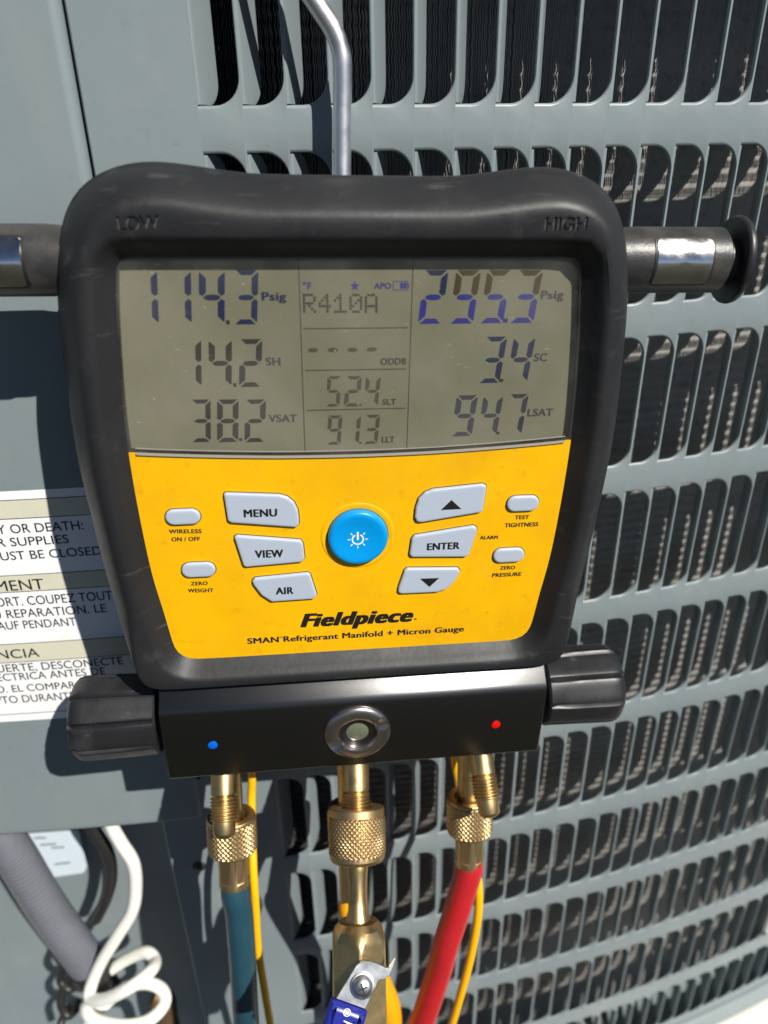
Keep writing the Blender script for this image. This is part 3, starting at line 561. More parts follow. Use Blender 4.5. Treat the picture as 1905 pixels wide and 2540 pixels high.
# warning label on the cover: white sheet, cream title bands, rules, lettering
def flat_on_cover(s0, s1, z0, z1, lift):
    V.clear(); F.clear(); grid(lin(s0, s1, 0.02), [z0, z1], lambda s, z: -0.0015-lift); return mesh('flat', V, F)
V, F = [], []
lb = ulink('warning_label', flat_on_cover(-0.33, -0.103, H0-0.272, H0-0.1375, 0.0002), M['label_white'])
for (a, b) in ((-0.1515, -0.1420), (-0.1912, -0.1818), (-0.2332, -0.2218)):
    link('band', flat_on_cover(-0.328, -0.1035, H0+a, H0+b, 0.00027), M['label_cream'], lb)
    for z in (a, b): link('rule', flat_on_cover(-0.328, -0.1035, H0+z-0.0002, H0+z+0.0002, 0.00034), M['print_soft'], lb)
link('rule', flat_on_cover(-0.328, -0.1035, H0-0.2672, H0-0.2668, 0.00034), M['print_soft'], lb)
for (t, s0, s1, z, cap) in (('RY OR DEATH:', -164.5, -121.9, -159.0, 4.8), ('R SUPPLIES', -162.5, -129.9, -165.8, 4.6), ('UST BE CLOSED', -163.0, -116.0, -173.2, 4.7),
        ('MENT', -169.5, -146.4, -190.3, 6.0), ('ORT. COUPEZ TOUT', -171.5, -115.5, -199.0, 5.2), ('U REPARATION. LE', -174.5, -119.7, -206.1, 5.0), ('AUF PENDANT', -173.9, -135.7, -212.8, 4.9),
        ('NCIA', -178.6, -157.6, -230.6, 5.6), ('UERTE, DESCONECTE', -180.8, -117.2, -239.0, 4.9), ('ECTRICA ANTES DE', -182.0, -127.3, -244.6, 4.7), ('O. EL COMPAR', -184.5, -143.9, -252.2, 4.6), ('PTO DURANTE', -186.0, -145.5, -259.4, 4.9)):
    me = text_mesh(t, s0, 0, s1, 0, cap, bold=0.004)
    co = np.zeros(len(me.vertices)*3); me.vertices.foreach_get('co', co); co = co.reshape(-1, 3)
    co = np.array([wp(p[0], H0+z/1000+p[1], -0.0015-0.0004) for p in co]); me.vertices.foreach_set('co', co.ravel()); me.update()
    link('lettering', me, M['print_soft'], lb)
# pale sticker on the recess back plate with its (illegible, blurred) print lines
q = [(x, y, H0+z) for (x, y, z) in DATA2['sticker']]
st = ulink('sticker', mesh('sticker', q, [tuple(range(len(q)))]), M['sticker'])
for (a, b) in DATA2['stickerlines']:
    p = [(a[0], a[1], H0+a[2]), (b[0], b[1], H0+b[2]), (b[0], b[1], H0+b[2]+0.0016), (a[0], a[1], H0+a[2]+0.0016)]
    link('print_line', mesh('print_line', p, [(0, 1, 2, 3)]), M['conduit'], st)
# small screw on the panel strip beside the recess
p = Vector(wp(-0.099, H0-0.40, 0.0)); sv, sf = lathe([(0.0001, 0.0022), (0.002, 0.002), (0.0036, 0.0012), (0.0042, 0.0002), (0.0042, -0.001)][::-1], 20, Vector((0, -1, 0)), p)
ulink('screw', mesh('screw', sv, sf), M['black_wire'], smooth=True, angle=50)

# ------------------------------------------------------------------ loose wiring in the service recess
def world_tube(name, pts, r, material, label, cat, n=12, segs=16, rfun=None):
    sp = spline([(x, y, H0+z) for (x, y, z) in pts], n); v, f = tube(sp, r, segs, True, rfun)
    o = link(name, fix(mesh(name, v, f)), material, smooth=True, angle=60); return tag(o, label, cat)
cond = empty('flexible_conduit', tuple(Vector(DATA2['conduit'][-1])+Vector((0, 0, H0))))
CINV = Matrix.Translation(-cond.location)
sp = spline([(x, y, H0+z) for (x, y, z) in DATA2['conduit']], 140)
v, f = tube(sp, 0.0125, 24, True, lambda t: 0.0124+0.00009*math.sin(t*2*math.pi*64))
o = link('sleeve', fix(mesh('sleeve', v, f)), M['conduit'], cond, smooth=True, angle=60); o.matrix_parent_inverse = CINV
a, b = [Vector((x, y, H0+z)) for (x, y, z) in DATA2['conduit_end']]
v, f = lathe([(0.0138, -0.002), (0.0138, 0.006), (0.011, 0.008), (0.0095, 0.03)], 24, (b-a).normalized(), a)
o = link('end_fitting', fix(mesh('end_fitting', v, f)), M['black_wire'], cond, smooth=True, angle=40); o.matrix_parent_inverse = CINV
tag(cond, 'thick grey flexible conduit slanting down below the access cover', 'conduit')
world_tube('control_cable', DATA2['white'], 0.0042, M['white_cable'], 'glossy white cable dropping and coiling in loops below the cover', 'cable', 10, 18)
world_tube('wire', DATA2['blackwire'], 0.0042, M['black_wire'], 'smooth black wire curving behind the white cable', 'wire', 10, 14)
world_tube('wire', DATA2['blackloops'], 0.0030, M['black_wire'], 'thin black wire in tight kinks left of the coiled white cable', 'wire', 10, 12)
world_tube('refrigerant_pipe', DATA2['copper'], 0.0075, M['copper'], 'brown copper pipe low behind the coiled white cable', 'pipe', 10, 16)

# ------------------------------------------------------------------ digital manifold gauge (built in millimetres in its own frame)
CXM = 7.4                                       # the gauge is symmetric about this local x
gauge = empty('manifold_gauge')
gauge.matrix_world = (Matrix.Translation((0, -0.053, 0.70)) @ Matrix.Rotation(RAD(2.5), 4, 'Z') @ Matrix.Rotation(math.pi/2, 4, 'X')
                      @ Matrix.Rotation(RAD(1.0), 4, 'X') @ Matrix.Rotation(RAD(-1.75), 4, 'Z'))
GM = gauge.matrix_world.copy()
tag(gauge, 'yellow-faced digital manifold gauge in black rubber boot hanging on the cabinet', 'gauge')
def mm(vf): 
    v, f = vf; return [(p[0]*0.001, p[1]*0.001, p[2]*0.001) for p in v], f
def g(name, vf, material, parent=None, smooth=False, angle=35):
    return link(name, fix(mesh(name, *mm(vf))), material, parent or gauge, smooth=smooth, angle=angle)
def gt(name, me, material, parent=None): return link(name, me, material, parent or gauge)

# --- rubber boot: outline and face opening, mirrored about CXM
half_out = [(0, -112.6), (60, -112.6), (87, -112.4), (93.4, -110.4), (96.6, -106.5), (98.8, -101), (101.2, -90), (104.6, -60), (106.8, -22), (107.2, -3), (106.6, 14), (104.9, 40), (103.1, 56), (101, 66.5), (97.6, 77), (93.6, 84), (88, 89), (82, 92.2), (75.5, 94.2), (66.5, 95.2), (57, 94.4), (46, 92.9), (36, 91.8), (24, 91.6), (10, 91.6)]
half_in = [(0, -100.4), (40, -100.4), (66, -100.3), (73, -99.6), (77, -97), (79.3, -92), (81.3, -76), (83.9, -55), (85.3, -28), (85.7, -3), (85.2, 17), (83.2, 43), (81.2, 60), (80.4, 63.6), (78.6, 66.4), (75.4, 67.6), (60, 67.75), (40, 67.75), (20, 67.75)]
def mirror(h):
    r = [Vector((CXM+x, y)) for x, y in h]; l = [Vector((CXM-x, y)) for x, y in h if x > 0.01][::-1]
    return r+l
def resample(pts, n, c):
    """radial resample about c so that outline loops pair up"""
    out = []
    m = len(pts)
    for k in range(n):
        a = -math.pi/2+2*math.pi*k/n; d = Vector((math.cos(a), math.sin(a))); best = None
        for i in range(m):
            p, q = pts[i], pts[(i+1) % m]; e = q-p; w = p-c
            den = d.x*(-e.y)+e.x*d.y
            if abs(den) < 1e-9: continue
            t = (w.x*(-e.y)+e.x*w.y)/den; s = (d.x*w.y-d.y*w.x)/den
            if t > 0 and -1e-6 <= s <= 1+1e-6: best = t if best is None else max(best, t)
        out.append(c+d*best)
    return out
NB = 240
cc = Vector((CXM, -14))
OUT = resample(smooth_closed(mirror(half_out), 6), NB, cc)
INN = resample(smooth_closed(mirror(half_in), 6), NB, cc)
def out_inset(d):
    r = inset(OUT, d); res = []
    for p, q in zip(OUT, r):
        k = 1.0
        if p.y < -70: k = max(0.12, 1-(-70-p.y)/46.0*0.88)
        res.append(p+(q-p)*k)
    # light smoothing
    for _ in range(3): res = [(res[i-1]+res[i]*2+res[(i+1) % NB])/4 for i in range(NB)]
    return res
def lp(pts, z): return [(p.x, p.y, z) for p in pts]
loops = [lp(out_inset(9), -35), lp(out_inset(4), -35), lp(out_inset(1.0), -33), lp(out_inset(0.3), -20), lp(out_inset(0.0), -13.2), lp(out_inset(-0.45), -12.8), lp(out_inset(-0.45), -11.4), lp(out_inset(0.0), -11.0),
         lp(out_inset(1.1), -7.0), lp(out_inset(2.8), -3.0), lp(out_inset(4.9), 0.6), lp(out_inset(7.0), 3.4), lp(out_inset(8.8), 5.4), lp(out_inset(10.2), 6.5), lp(out_inset(11.6), 7.0), lp(out_inset(13.4), 7.15)]
def inn(d): return inset(INN, -d)
loops += [lp(inn(7.2), 7.0), lp(inn(6.2), 6.7), lp(inn(5.2), 5.9), lp(inn(3.6), 4.0), lp(inn(1.8), 1.9), lp(inn(0.5), 0.7), lp(inn(-0.4), -0.2), lp(inn(-0.4), -4.5)]
bv, bf = loft(loops+[lp(inn(-0.4), -7.0)], True, True)
boot_me = fix(mesh('rubber_boot', *mm((bv, bf))))
boot = link('rubber_boot', boot_me, M['rubber'], gauge, smooth=True, angle=80)
bpy.context.view_layer.update()
# engraved LOW and HIGH
def text_solid(body, x0, y0, x1, y1, cap, z0, z1):
    me = text_mesh(body, x0, y0, x1, y1, cap, offset=0.026); bm = bmesh.new(); bm.from_mesh(me); bm.verts.ensure_lookup_table()
    bmesh.ops.remove_doubles(bm, verts=bm.verts, dist=1e-7)
    bmesh.ops.dissolve_limit(bm, angle_limit=0.01, verts=bm.verts, edges=bm.edges)
    for v in bm.verts: v.co.z = z0*0.001
    r = bmesh.ops.extrude_face_region(bm, geom=list(bm.faces))
    for v in [e for e in r['geom'] if isinstance(e, bmesh.types.BMVert)]: v.co.z = z1*0.001
    bmesh.ops.recalc_face_normals(bm, faces=bm.faces); bmesh.ops.triangulate(bm, faces=bm.faces)
    bm.to_mesh(me); bm.free(); return me
def engrave(ob, cutter):
    co_ = bpy.data.objects.new('cutter', cutter); C.objects.link(co_); co_.matrix_world = GM
    md = ob.modifiers.new('engrave', 'BOOLEAN'); md.operation = 'DIFFERENCE'; md.solver = 'EXACT'; md.object = co_
    bpy.context.view_layer.update()
    dg = bpy.context.evaluated_depsgraph_get(); new = bpy.data.meshes.new_from_object(ob.evaluated_get(dg))
    ob.modifiers.clear()
    if len(new.polygons) > len(ob.data.polygons): ob.data = new
    bpy.data.objects.remove(co_)
    ob.data.set_sharp_from_angle(angle=RAD(40))
D = DATA
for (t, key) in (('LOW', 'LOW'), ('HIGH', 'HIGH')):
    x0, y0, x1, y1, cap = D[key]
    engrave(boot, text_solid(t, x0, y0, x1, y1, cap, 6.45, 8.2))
    gt('lettering', text_mesh(t, x0, y0, x1, y1, cap, z=6.47), M['lit_letter'], boot)  # paler grey fill paints the sunlit look onto the engraved floors

# --- yellow faceplate (below the arc) and LCD window (above it)
arc = [(-80.0, -2.3), (-66, -3.4), (-52, -4.3), (-38, -5.05), (-22, -5.7), (-6, -6.0), (7.4, -6.1)]
arc = [Vector(p) for p in arc]+[Vector((2*CXM-p[0], p[1])) for p in arc[:-1][::-1]]
def dense(pts, n=6): return [Vector((p.x, p.y)) for p in spline([(q.x, q.y, 0) for q in pts], n)]
arc_d = dense(arc)
low = [p for p in resample(smooth_closed(mirror(half_in), 6), 400, Vector((CXM, -50))) if p.y < -2.6]
low.sort(key=lambda p: math.atan2(p.x-CXM, -(p.y+50)))
plate_out = [p for p in low]                      # left .. bottom .. right ordering by angle
plate_out.sort(key=lambda p: math.atan2(p.x-CXM, -(p.y+50)))
poly = [Vector((p.x, p.y)) for p in plate_out]+[p for p in arc_d[::-1]]
def flat_poly(pts, z): return [(p[0], p[1], z) for p in pts], [tuple(range(len(pts)))]
def slab(pts, z0, z1):
    P = ccw([(p[0], p[1]) for p in pts]); return loft([[(p.x, p.y, z0) for p in P], [(p.x, p.y, z1) for p in P]], True, True)
plate = g('faceplate', slab(poly, -3.5, 0.0), M['yellow'])
up_pts = [p for p in resample(smooth_closed(mirror(half_in), 6), 400, Vector((CXM, 20))) if p.y > -1.9]
up_pts.sort(key=lambda p: -math.atan2(p.x-CXM, p.y-20))
win = [Vector((p.x, p.y)) for p in up_pts]+arc_d      # right .. top .. left, then along the arc
W_ = ccw([(p.x, p.y) for p in sorted(up_pts, key=lambda p: math.atan2(p.y-(-20), p.x-CXM))]+[(p.x, p.y+0.05) for p in arc_d])
screen = g('lcd_screen', slab(inset(W_, 0.2), -6.0, -3.06), M['lcd'])
border = inset(W_, 2.2)
bl = loft([lp(inset(W_, 0.25), -2.4), lp(inset(W_, 0.25), -0.5), lp(inset(W_, 0.9), -0.35), lp(inset(W_, 0.95), -2.4)])
g('window_gasket', bl, M['frame_black'])
pane = g('window_pane', slab(inset(W_, 0.3), -0.30, 0.25), M['pane'])
# raised clear ledge along the foot of the window
ledge = [(p.x, p.y) for p in arc_d if abs(p.x-CXM) < 84]
def strip(pts, dy0, dy1, z0, z1):
    v, f = [], []
    for (x, y) in pts: v += [(x, y+dy0, z0), (x, y+dy1, z0), (x, y+dy1, z1), (x, y+dy0, z1)]
    for i in range(len(pts)-1):
        a, b = i*4, i*4+4
        for k in range(4): f.append((a+k, b+k, b+(k+1) % 4, a+(k+1) % 4))
    n = len(pts)-1; f.append((0, 1, 2, 3)); f.append((n*4+3, n*4+2, n*4+1, n*4))
    return v, f
g('window_ledge', strip(ledge, -0.5, 0.35, 0.02, 0.75), M['clear_edge'])
g('window_ledge', strip(ledge, 1.9, 2.25, 0.26, 0.42), M['clear_edge'])

# --- LCD content (flat print on the screen glass)
ZS = -3.0
SEG = {'0': 'abcdef', '1': 'bc', '2': 'abged', '3': 'abgcd', '4': 'fgbc', '5': 'afgcd', '6': 'afgedc', '7': 'abc', '8': 'abcdefg', '9': 'abcdfg'}
def seg_polys(x0, x1, y0, y1, segs, t=None, slant=0.085):
    w, h = x1-x0, y1-y0; t = t or 0.27*w; gp = 0.045*w; m = h/2
    P = {'a': [(0.06*w, h), (w-0.06*w, h), (w-t-gp*0.2, h-0.8*t), (t+gp*0.2, h-0.8*t)],
         'd': [(0.06*w, 0), (t+gp*0.2, 0.8*t), (w-t-gp*0.2, 0.8*t), (w-0.06*w, 0)],
         'g': [(0.42*t+gp, m), (0.75*t+gp, m+0.33*t), (1.3*t+gp, m+0.42*t), (w-1.3*t-gp, m+0.42*t), (w-0.75*t-gp, m+0.33*t), (w-0.42*t-gp, m), (w-0.75*t-gp, m-0.33*t), (w-1.3*t-gp, m-0.42*t), (1.3*t+gp, m-0.42*t), (0.75*t+gp, m-0.33*t)],
         'f': [(0, h-0.32*t-gp), (0.12*t, h-0.2*t-gp), (t, h-t-gp), (t, m+0.62*t+gp*0.6), (0.5*t, m+0.12*t+gp*0.6), (0, m+0.5*t)],
         'e': [(0, 0.32*t+gp), (0, m-0.5*t), (0.5*t, m-0.12*t-gp*0.6), (t, m-0.62*t-gp*0.6), (t, t+gp), (0.12*t, 0.2*t+gp)]}
    P['b'] = [(w-x, y) for x, y in P['f']]; P['c'] = [(w-x, y) for x, y in P['e']]
    out = {}
    for s in segs: out[s] = [(x0+x+slant*(y-m), y0+y) for x, y in P[s]]
    return out
def flat_many(polys, z):
    v, f = [], []
    for p in polys:
        o = len(v); v += [(q[0], q[1], z) for q in p]; f.append(tuple(range(o, o+len(p))))
    return v, f
def rectp(r): return [(r[0], r[1]), (r[2], r[1]), (r[2], r[3]), (r[0], r[3])]
cols = {'114.3': 'seg_navy', '14.2': 'seg_dark', '38.2': 'seg_dark', '3.4': 'seg_navy2', '94.7': 'seg_slate', '52.4': 'seg_grey', '91.3': 'seg_grey'}
for key, cells in D['cells'].items():
    ds = key.replace('.', '')
    for ch, c in zip(ds, cells):
        pol = seg_polys(*c, SEG[ch])
        if key == '295.3':
            hi_ = [pol[s] for s in pol if s in 'abf']; lo_ = [pol[s] for s in pol if s in 'gcde']
            g('digit', flat_many(lo_, ZS), M['seg_blue'], screen)
            g('digit', flat_many(hi_, ZS), M['seg_navy2' if ch == '2' else 'seg_brown'], screen)
        else:
            g('digit', flat_many(list(pol.values()), ZS), M[cols[key]], screen)
for r, m_ in zip(D['dps'], ('seg_dark', 'seg_dark', 'seg_dark', 'seg_blue', 'seg_dark', 'seg_dark', 'seg_grey', 'seg_grey')):
    g('decimal_point', flat_many([rectp(r)], ZS), M[m_], screen)
for k, u in D['units'].items():
    m_ = 'seg_navy' if k in ('Psig',) else ('seg_blue2' if k in ('°F', 'APO') else ('seg_grey2' if k in ('SLT', 'LLT', 'ODDB') else 'seg_slate2'))
    gt('lettering', text_mesh(k.replace('2', ''), *u, bold=0.035, vbold=0.008, z=ZS), M[m_], screen)
sx, sy = D['star'][0]; sr = D['star'][1]
g('star_icon', flat_many([[(sx+(sr if i % 2 == 0 else sr*0.42)*math.sin(math.pi*i/5), sy+(sr if i % 2 == 0 else sr*0.42)*math.cos(math.pi*i/5)) for i in range(10)]], ZS), M['seg_blue2'], screen)
b = D['batt'][0]; t = 0.22
g('battery_icon', flat_many([rectp([b[0], b[1], b[2], b[1]+t]), rectp([b[0], b[3]-t, b[2], b[3]]), rectp([b[0], b[1]+t, b[0]+t, b[3]-t]), rectp([b[2]-t, b[1]+t, b[2], b[3]-t]), rectp([b[2], (b[1]+b[3])/2-0.6, b[2]+0.35, (b[1]+b[3])/2+0.6])]+[rectp(r) for r in D['batt'][1:]], ZS), M['seg_blue2'], screen)
DM = {'R': ['11110', '10001', '10001', '11110', '10100', '10010', '10001'], '4': ['00010', '00110', '01010', '10010', '11111', '00010', '00010'],
      '1': ['00100', '01100', '10100', '00100', '00100', '00100', '11111'], '0': ['01110', '10001', '10011', '10101', '11001', '10001', '01110'], 'A': ['01110', '10001', '10001', '10001', '11111', '10001', '10001']}
for ch, r in zip('R410A', D['dm']):
    pol = []; cw, chh = (r[2]-r[0])/5, (r[3]-r[1])/7
    for j, row in enumerate(DM[ch]):
        for i, bit in enumerate(row):
            if bit == '1':
                x = r[0]+cw*i; y = r[3]-chh*(j+1); pol.append(rectp([x+0.05*cw, y+0.06*chh, x+0.92*cw, y+0.92*chh]))
    g('digit', flat_many(pol, ZS), M['seg_grey2'], screen)
def bar2(p, q, w):
    p, q = Vector(p), Vector(q); n = Vector((-(q-p).y, (q-p).x)).normalized()*w/2
    return [p-n, q-n, q+n, p+n]
for l in D['hl']: g('rule', flat_many([bar2(*l, 0.36)], ZS), M['seg_grey2'], screen)
for l in D['vl']: g('rule', flat_many([bar2(*l, 0.34)], ZS), M['seg_grey2'], screen)
for r in D['dash']:
    cx_, cy_, rx, ry = (r[0]+r[2])/2, (r[1]+r[3])/2, (r[2]-r[0])/2, (r[3]-r[1])/2
    g('dash', flat_many([[(cx_+rx*math.cos(a*math.pi/10), cy_+ry*(abs(math.sin(a*math.pi/10))**1.15)*(1 if math.sin(a*math.pi/10) > 0 else -1)) for a in range(20)]], ZS), M['seg_grey'], screen)

# --- buttons
def convex_loop(P, d, n=128):
    """inset of a convex outline by d, as n points (radial from the centroid)"""
    m = len(P); cx = sum(p.x for p in P)/m; cy = sum(p.y for p in P)/m; c = Vector((cx, cy)); out = []
    E = []
    for i in range(m):
        e = P[(i+1) % m]-P[i]
        if e.length < 1e-4: continue
        nn = Vector((e.y, -e.x)).normalized(); E.append((nn, (P[i]-c).dot(nn)-d))
    # denser where the outline turns: sample by arc length of the un-inset outline
    per = []
    L_ = sum((P[(i+1) % m]-P[i]).length for i in range(m)); acc = 0.0
    for i in range(m):
        e = P[(i+1) % m]-P[i]; k = max(1, int(n*e.length/L_))
        for q in range(k): per.append(P[i]+e*(q/k))
    for p in per:
        dr = (p-c).normalized(); t = min(w/nn.dot(dr) for nn, w in E if nn.dot(dr) > 1e-3); out.append(c+dr*t)
    return out
def key_solid(P, h, bev, k=5):
    L_ = [lp(convex_loop(P, 0.12), -0.5)]
    for j in range(k+1):
        a = math.pi/2*j/k; L_.append(lp(convex_loop(P, 0.12+bev*(1-math.cos(a))), h-bev*0.8+bev*0.8*math.sin(a)))
    L_.append(lp(convex_loop(P, 0.12+bev+0.5), h+0.02))
    return loft(L_, True, True)
def button(outline, h, rr, legend=None, tri=None, bev=0.9):
    P = ccw(outline); P = rounded([(p.x, p.y) for p in P], max(rr, 1.2), 4)
    P = [Vector((p.x, p.y)) for p in P]
    b = g('button', key_solid(P, h, bev), M['button'], smooth=True, angle=50)
    # dark gap and soft yellow lip around the key
    g('button_gap', loft([lp(inset(P, -0.28), 0.06), lp(inset(P, 0.3), 0.06)]), M['gap'], b)
    if legend:
        t, *r = legend; gt('legend', text_mesh(t, *r, bold=0.045, vbold=0.012, z=h+0.08), M['print'], b)
    if tri: g('legend', flat_many([tri], h+0.08), M['print'], b)
    return b
T = D['text']
BH = 1.5
button(D['menu'], BH, 0.4, ('MENU', *T['MENU'])); button(D['view'], BH, 0.5, ('VIEW', *T['VIEW'])); button(D['air'], BH, 0.5, ('AIR', *T['AIR']))
button(D['up'], BH, 0.4, None, D['uptri']); button(D['enter'], BH, 0.5, ('ENTER', *T['ENTER'])); button(D['down'], BH, 0.5, None, D['downtri'])
for (x, y, w, h) in D['pills']:
    r = h/2-0.15; pts = [(x+w/2-r+r*math.cos(a), y+r*math.sin(a)) for a in [(-math.pi/2)+math.pi*k/12 for k in range(13)]]+[(x-w/2+r+r*math.cos(a), y+r*math.sin(a)) for a in [math.pi/2+math.pi*k/12 for k in range(13)]]
    P = [Vector(p) for p in pts]
    b = g('button', key_solid(P, 1.35, 1.0), M['button'], smooth=True, angle=50)
    g('button_gap', loft([lp(inset(P, -0.24), 0.06), lp(inset(P, 0.3), 0.06)]), M['gap'], b)
(px, py), pr = D['power']
pb_ = g('power_button', lathe([(pr+0.1, -0.5), (pr-0.1, 1.9), (pr-0.45, 2.6), (pr-1.2, 2.95), (pr-2.2, 3.0), (pr-4.5, 2.55), (pr-8, 2.25), (0.05, 2.15)], 72, Vector((0, 0, 1)), Vector((px, py, 0))), M['blue_button'], smooth=True, angle=60)
ringp = [Vector((px+(pr+0.35)*math.cos(2*math.pi*k/64), py+(pr+0.35)*math.sin(2*math.pi*k/64))) for k in range(64)]
g('button_gap', loft([lp(ringp, 0.06), lp(inset(ringp, 0.6), 0.06)]), M['gap'], pb_)
# shallow dished collar pressed into the faceplate around the power button
g('collar', lathe([(pr+2.9, 0.02), (pr+2.6, 0.22), (pr+1.9, 0.30), (pr+1.1, 0.16), (pr+0.3, 0.05)], 72, Vector((0, 0, 1)), Vector((px, py, 0)), cap=False), M['yellow'], plate, smooth=True, angle=80)
# power symbol
sym = []
sx, sy = px-0.2, py-0.35; zt = 2.22
def arcband(cx_, cy_, r0, r1, a0, a1, n=20):
    o = [(cx_+r1*math.sin(a0+(a1-a0)*k/n), cy_+r1*math.cos(a0+(a1-a0)*k/n)) for k in range(n+1)]
    i = [(cx_+r0*math.sin(a0+(a1-a0)*k/n), cy_+r0*math.cos(a0+(a1-a0)*k/n)) for k in range(n+1)]
    return o, i
o_, i_ = arcband(sx, sy, 1.95, 2.55, RAD(28), RAD(332))
for k in range(len(o_)-1): sym.append([o_[k], o_[k+1], i_[k+1], i_[k]])
sym.append(rectp([sx-0.38, sy-0.2, sx+0.38, sy+3.5]))
for a in (45, 90, 135, 180, 225, 270, 315):
    d_ = Vector((math.sin(RAD(a)), math.cos(RAD(a)))); sym.append(bar2(Vector((sx, sy))+d_*3.05, Vector((sx, sy))+d_*4.15, 0.44))
g('power_symbol', flat_many(sym, zt+0.1), M['white_print'], pb_)

# --- faceplate lettering
ZP = 0.06
for k in ('WIRELESS', 'ON / OFF', 'ZERO', 'WEIGHT', 'ALARM', 'TEST', 'TIGHTNESS', 'ZERO2', 'PRESSURE'):
    gt('lettering', text_mesh(k.replace('2', ''), *T[k], bold=0.035, vbold=0.008, z=ZP), M['print'], plate)
gt('lettering', text_mesh('Fieldpiece', *T['Fieldpiece'], bold=0.062, vbold=0.024, shear=0.30, z=ZP), M['print'], plate)
x0, y0, x1, y1, cap = T['tag']
gt('lettering', text_mesh('SMAN', x0, y0, x0+13.6, y0, cap, bold=0.038, vbold=0.008, z=ZP), M['print'], plate)
gt('lettering', text_mesh('TM', x0+13.9, y0+2.1, x0+15.3, y0+2.1, 0.8, bold=0.01, z=ZP), M['print'], plate)
gt('lettering', text_mesh('Refrigerant Manifold + Micron Gauge', x0+15.6, y0, x1, y1, cap, bold=0.038, vbold=0.008, z=ZP), M['print'], plate)
gt('lettering', text_mesh('®', 32.6, -85.9, 33.8, -85.9, 1.1, bold=0.01, z=ZP), M['print'], plate)

# --- black anodised manifold block
prof = [(-24, -112.2), (-8.0, -111.9), (-0.5, -112.0)]
prof += [(0.8, -112.3), (1.8, -112.9), (2.8, -113.7), (8.2, -119.2), (9.0, -120.2), (9.7, -121.6), (10.0, -123.2)]
prof += [(10.0, -159.6), (9.6, -160.4), (8.8, -160.9), (-23, -160.9), (-24, -160.1)]
bx0, bx1 = CXM-87.6, CXM+87.2
v, f = [], []
loopsB = []
for x, k in ((bx0, 0.6), (bx0+0.6, 0.0), (bx1-0.6, 0.0), (bx1, 0.6)):
    loopsB.append([(x, (y*(1-k*0.012)+(-141*k*0.012)), z*(1-0.03*k)-0.2*k) for z, y in prof])
block = g('manifold_block', loft(loopsB, True, True), M['anodised'], smooth=True, angle=30)
for (x, y), m_ in zip(D['dots'], ('blue_dot', 'red_dot')):
    g('colour_dot', lathe([(2.1, 9.9), (2.1, 10.25), (1.9, 10.35), (0.05, 10.3)], 28, Vector((0, 0, 1)), Vector((x, y, 0))), M[m_], block, smooth=True, angle=50)
(sx, sy), sr = D['sight']
def bez_r(r, h, a):
    return r
rings = []
segn = 96
profS = [(15.3, 9.9), (15.3, 10.8), (14.6, 11.7), (13.6, 12.2), (10.0, 12.6), (9.2, 12.3), (8.6, 11.0), (8.3, 8.0)]
slot_a = RAD(28)
lps = []
for (r, h) in profS:
    l = []
    for i in range(segn):
        a = 2*math.pi*i/segn; hh = h
        d_ = abs((math.sin(a-slot_a))*r)
        if d_ < 2.4 and h > 10.9 and r < 14.0: hh = 10.9 - (0.0 if r > 9.1 else 0.3)
        l.append((sx+r*math.cos(a), sy+r*math.sin(a), hh))
    lps.append(l)
sg = g('sight_glass', loft(lps), M['bezel'], smooth=True, angle=40)
g('lens', lathe([(8.35, 8.1), (7.6, 8.8), (6.1, 9.7), (3.9, 10.4), (2.0, 10.65), (0.05, 10.7)], 48, Vector((0, 0, 1)), Vector((sx, sy, 0))), M['lens'], sg, smooth=True, angle=80)

# --- valve knobs: wide flats with grooves between
def knob(sign):
    ax = Vector((sign, 0, 0)); org = Vector((CXM+sign*89.6, -137.8, -10.0))
    def rf(r, h, a):
        if h < 3 or r < 16.5: return r
        ph = (a/(2*math.pi)*9) % 1.0; d_ = min(ph, 1-ph)
        groove = 1.9*math.exp(-(d_/0.055)**2); flat = 0.9*(1-math.cos(2*math.pi*ph))*-0.5
        return r-groove-0.0+flat*0.5
    k_ = g('valve_knob', lathe([(12, -4), (12, 1.0), (17.6, 1.2), (18.6, 2.2), (18.9, 6), (19.2, 18), (19.5, 32), (19.4, 35), (18.6, 37.6), (17.0, 39.2), (14.3, 40.0), (0.05, 40.2)], 180, ax, org, True, rf), M['knob'], smooth=True, angle=40)
    return k_
knob(-1); knob(1)

